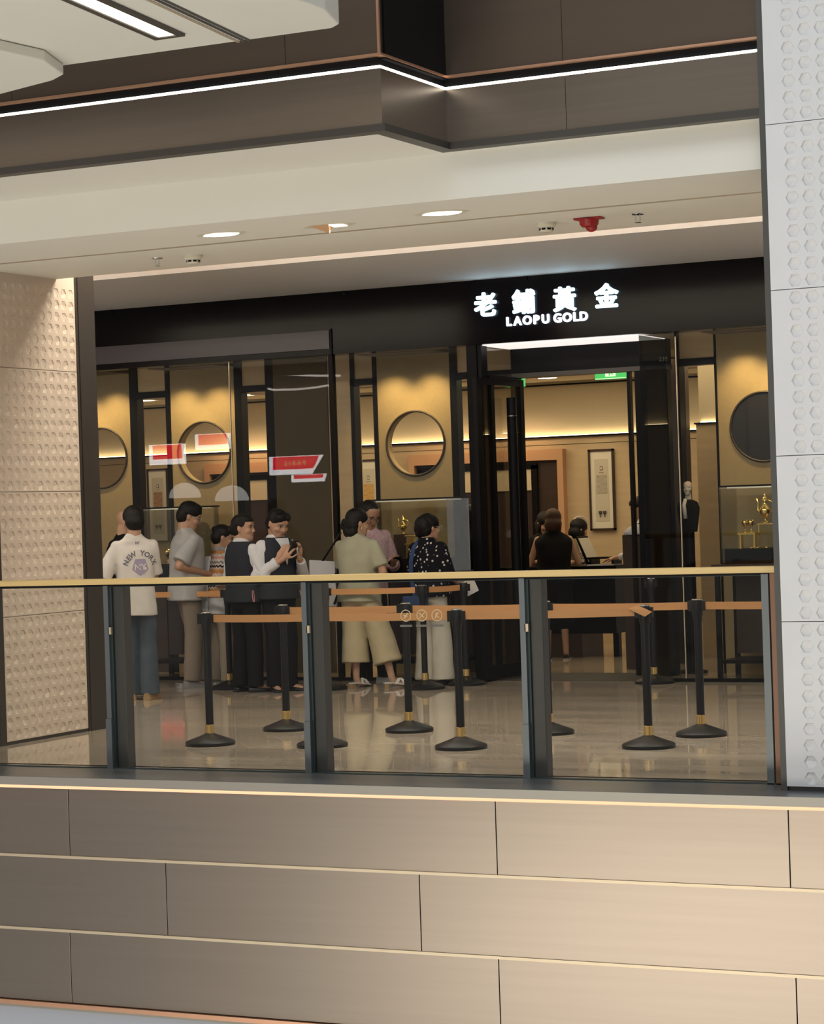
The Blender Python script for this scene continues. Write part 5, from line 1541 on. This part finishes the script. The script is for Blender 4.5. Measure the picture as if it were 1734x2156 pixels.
# --- woman in the sage T-shirt and khaki culottes
p = (-9.63, 18.20)
P = Person(p, away(p) - 30, 1.585, 'woman from behind in a sage T-shirt and khaki culottes with white sandals', True, head=(-34, 6), build=1.20, armR=((0.275, -0.01, 1.10), (0.19, 0.20, 1.06), (-0.5, 1, 0.1), (-1, 0, 0)), armL=((-0.20, 0.06, 1.10), (-0.14, 0.26, 1.02)), feet=((0.30, 0.05, -48), (-0.06, 0.0, -12)), hair='pony')
P.top(F_sage, 0.80, 0.82, 0.012, 0.074, 0.076, name='t_shirt', folds=0.005)
P.bottom(F_khaki, 0.235, 0.104, 0.124, 0.138, name='culottes', waist=0.98)
for sd in (1, -1):
    Mx = P.fmat(sd)
    s_ = P.u * 0.95
    so = MB().prism([Mx @ Vector((x, y, 0.036 - 0.03 * max(0, y) / 0.18)) for x, y in ((-.028, -.075), (.028, -.075), (.032, 0.0), (.042, .10), (.030, .165), (0, .185), (-.030, .165), (-.040, .10), (-.032, 0.0))], (0, 0, 0.012)).build('sandal', M_shoew, P.root, local=True)
    MB().prism([Mx @ Vector((x, y, 0.001)) for x, y in ((-.020, -.072), (.020, -.072), (.020, -.036), (-.020, -.036))], (0, 0, 0.036)).build('heel', M_heel, so, local=True)
    for a, b2, c2 in (((-.046, .03, .03), (0.0, .075, .075), (.044, .115, .022)), ((.046, .03, .03), (0.0, .075, .078), (-.044, .115, .022))):
        a, b2, c2 = Vector(a), Vector(b2), Vector(c2)
        mb = MB()
        w_ = Vector((0, 0.016, 0))
        ps = [a, a.lerp(b2, .6) + Vector((0, 0, .012)), b2, c2.lerp(b2, .5) + Vector((0, 0, .012)), c2]
        vs = []
        for q in ps: vs += [Mx @ (q - w_), Mx @ (q + w_), Mx @ (q + w_ + Vector((0, 0, .005))), Mx @ (q - w_ + Vector((0, 0, .005)))]
        fs = []
        for k in range(len(ps) - 1):
            for j in range(4): fs.append((4 * k + j, 4 * k + (j + 1) % 4, 4 * k + 4 + (j + 1) % 4, 4 * k + 4 + j))
        MB().add(vs, fs).build('strap', M_shoew, so, local=True)
MB().tube([P.HM @ (Vector((0.080, 0.0, -0.03 - 0.012 * k)) * P.s) for k in range(3)], 0.006, 8).build('earring', M_gold, P.root, local=True)
bag = empty('shopping_bag', (-10.03, 18.28, 0.72), radians(20), 'white paper shopping bag with black cord hanging at the woman’s side', 'bag')
MB().add([(-0.12, -0.045, 0), (0.12, -0.045, 0), (0.12, 0.045, 0), (-0.12, 0.045, 0), (-0.115, -0.05, 0.42), (0.115, -0.05, 0.40), (0.115, 0.05, 0.40), (-0.115, 0.05, 0.42)], [(0, 3, 2, 1), (0, 1, 5, 4), (1, 2, 6, 5), (2, 3, 7, 6), (3, 0, 4, 7)]).build('bag_body', M_whitebag, bag, local=True)
MB().tube([(-0.02, 0.0, 0.38), (0.04, 0.0, 0.47), (0.10, 0.02, 0.56), (0.17, 0.03, 0.66)], 0.009, 8).build('cord', M_black, bag, local=True)
MB().tube([(0.12, -0.05, 0.30), (0.15, -0.06, 0.15), (0.10, -0.06, 0.02)], 0.010, 8).build('tassel', M_black, bag, local=True)

# --- man in the pink shirt behind her
p = (-9.775, 18.66)
P = Person(p, away(p) - 150, 1.665, 'man with glasses in a pink patterned shirt bent over a phone', head=(6, 30), lean=0.05, armL=((-0.25, 0.05, 1.09), (-0.12, 0.235, 1.12), (0.25, 1, 0.15), (0.2, 0, 1)), armR=((0.24, 0.0, 1.09), (0.12, 0.24, 1.08), (-0.3, 1, 0.1), (0, 0, 1)), feet=((0.16, 0.05, -35), (-0.12, 0.05, 30)), hair='crop', skin=SKIN2)
P.top(F_pink, 1.55, 0.85, 0.016, 0.072, 0.056)
P.bottom(F_pants, 0.06, 0.09, 0.076, 0.074)
P.shoes('sneaker', M_shoew, M_shoew)
P.glasses(M_frameb)
c = P.root.matrix_basis @ (Vector((-0.09, 0.33, 1.135)) * P.u)
ph = empty('mobile_phone', c, P.root.rotation_euler.z, 'black phone held flat by the man in the pink shirt', 'phone')
MB().obox((0, 0, 0), (0.038, 0, 0), (0, 0.075, 0.03), (0, -0.0018, 0.0045)).build('case', M_phone, ph, local=True, bevel=0.002)
MB().obox((0, -0.002, 0.0052), (0.034, 0, 0), (0, 0.070, 0.028), (0, -0.0002, 0.0005)).build('screen', M_darkmirror, ph, local=True)

# --- woman in the spotted black blouse
p = (-9.085, 18.52)
P = Person(p, away(p) - 42, 1.52, 'woman from behind in a black spotted blouse and wide ivory trousers', True, head=(-14, 2), build=1.10, armR=((0.235, 0.02, 1.09), (0.20, 0.22, 1.0), (0, 1, -0.3), (-1, 0, 0)), armL=((-0.23, 0.0, 1.10), (-0.16, 0.20, 1.02)), hair='bushy', feet=((0.12, 0.02, -12), (-0.09, 0.0, 6)))
P.top(F_polka, 1.12, 0.88, 0.030, 0.076, 0.074, name='blouse', hemw=0.008)
P.bottom(F_ivory, 0.05, 0.094, 0.100, 0.112)
P.shoes('loafer', M_shoeb, M_shoeb)
P.glasses(M_frame)
mb = MB()
q = [(-0.075, -0.03, 1.465), (-0.095, -0.115, 1.38), (-0.10, -0.158, 1.24), (-0.10, -0.165, 1.08), (-0.06, -0.172, 0.92), (0.0, -0.175, 0.80)]
for a, b2 in zip(q, q[1:]):
    a, b2 = Vector(a) * P.u, Vector(b2) * P.u
    mb.obox((a + b2) / 2, (0.022, 0, 0), (0, 0.004, 0), (b2 - a) / 2 * 1.04)
mb.build('bag_strap', F_blue, P.root, local=True)
bg = MB().box(-0.13, 0.13, -0.235, -0.165, 0.69, 0.80).build('shoulder_bag', F_blue, P.root, local=True, bevel=0.015)
c = P.root.matrix_basis @ Vector((0.24, 0.27, 0.86))
o = empty('paper_leaflet', c, radians(20), 'white folded leaflet held by the woman in the spotted blouse', 'paper')
MB().obox((0, 0, 0), (0.05, 0, 0.025), (0, 0.002, 0), (0.025, 0, -0.06)).build('sheet', M_whitebag, o, local=True)
MB().obox((-0.012, -0.004, 0.02), (0.04, 0, 0.02), (0, 0.002, 0), (0.02, 0, -0.04)).build('fold', M_paper, o, local=True)

# --- people inside the shop
p = (-9.20, 21.62)
P = Person(p, away(p), 1.525, 'woman with brown hair from behind in a black sleeveless dress inside the entrance', True, build=1.14, head=(4, 10), armR=((0.275, 0.04, 1.09), (0.21, 0.24, 1.08), (-0.6, 1, 0.1), (-1, 0, 0)), armL=((-0.27, 0.04, 1.09), (-0.20, 0.24, 1.10), (0.6, 1, 0.1), (1, 0, 0)), hair='bob', hair_mat=HAIRB, lod=1.45)
P.top(F_black, 0, 0.85, 0.028, name='dress_top')
P.bottom(F_black, 0.40, 0.104, 0.112, 0.12, name='skirt')
P.shoes('flat', M_shoeb, M_shoew)
p = (-9.83, 22.85)
P = Person(p, away(p) - 150, 1.50, 'dark-haired assistant facing out behind the woman in the black dress', True, head=(0, 26), hair='bob', lod=1.45)
P.top(F_pants, 1.9, 0.85, 0.012)
P.bottom(F_pants, 0.06)
p = (-9.50, 23.0)
P = Person(p, away(p) - 60, 1.41, 'customer with black hair and white headband at the shop counter', True, head=(0, 10), hair='bob', lod=1.45)
P.top(dotted_fabric('flower_print', (0.5, 0.46, 0.40), (0.08, 0.07, 0.08), 40, 0.4), 0.9, 0.85, 0.015)
P.bottom(F_beige, 0.06)
t = MB().torus((0, -.012, .05), .094, .008, 'X', 26, 6)
MB().add([P.HM @ Matrix.Rotation(radians(-20), 4, 'X') @ (Vector((v[0] * 1.0, v[1], v[2])) * P.s) for v in t.v], t.f).build('headband', F_shirt, P.root, local=True)
p = (-8.385, 22.02)
P = Person(p, away(p) + 82, 1.63, 'shop assistant in a dark suit behind the door frame typing on the laptop', True, head=(0, 16), hair='tied', armL=((-0.22, 0.06, 1.08), (-0.14, 0.26, 1.06), (0.1, 1, -0.15), (0, 0, -1)), armR=((0.22, 0.04, 1.08), (0.12, 0.24, 1.05), (-0.1, 1, -0.1), (0, 0, -1)), hands=((0.35,), (0.35,)), lod=1.45)
P.top(F_shirt, 1.90, 0.85, 0.006, 0.056, 0.042)
P.top(F_black, 1.62, 0.84, 0.020, 0.068, 0.056, name='jacket', neck=1.42)
P.bottom(F_pants, 0.06)
p = (-9.52, 20.42)
P = Person(p, away(p) - 70, 1.595, 'dark-dressed person just inside the glass left of the door leaf', True, head=(-10, 5), hair='bob', armR=((0.22, 0.02, 1.08), (0.18, 0.2, 0.95)), lod=1.45)
P.top(F_black, 0.7, 0.80, 0.016)
P.bottom(F_pants, 0.06)
p = (-13.62, 20.75)
P = Person(p, away(p) - 40, 1.56, 'assistant in a dark vest and pale sleeves behind the left showcase', True, head=(20, 10), hair='tied', lod=1.45)
P.top(F_shirt, 1.6, 0.88, 0.012)
P.vest(F_navy)
P.bottom(F_pants, 0.06)
# --- small pale figure added in place of a reflection in the right-hand glass
bc = Vector((-7.155, 19.95, 0))
bu = empty('reflection_figure', bc, radians(away(bc) + 80), 'small pale figure with white scarf added in place of a reflection right of the entrance', 'bust')
M_reflection = mat('reflection_pale', (0.62, 0.58, 0.54), 0.6)
t = MB()
head_shape(t, Matrix.Translation((0, 0, 1.675)), 0.56)
limb(t, [(0, -0.008, 1.54), (0, -0.012, 1.65)], [0.034, 0.030])
mesh_obj('head', remeshed('head', t, 0.006, 2, 0.5, None), M_reflection, bu)
t = MB()
loft(t, [(0, 0, 1.575, .03, .03), (0, 0, 1.55, .085, .045), (0, 0, 1.50, .105, .06), (0, 0, 1.38, .09, .062), (0, 0, 1.28, .075, .055)])
mesh_obj('jacket', remeshed('jacket', t, 0.008, 3, 0.5, None, folds=0.003), F_black, bu)
MB().tube([(0.02, 0.035, 1.575), (0.028, 0.064, 1.52), (0.015, 0.070, 1.40)], 0.018, 10).build('scarf', F_shirt, bu, local=True, smooth=True)
MB().lathe([(0.13, 0.0), (0.13, 0.02), (0.05, 0.04), (0.05, 1.28)], (0, 0, 0), 20).build('stand', M_black, bu, local=True)
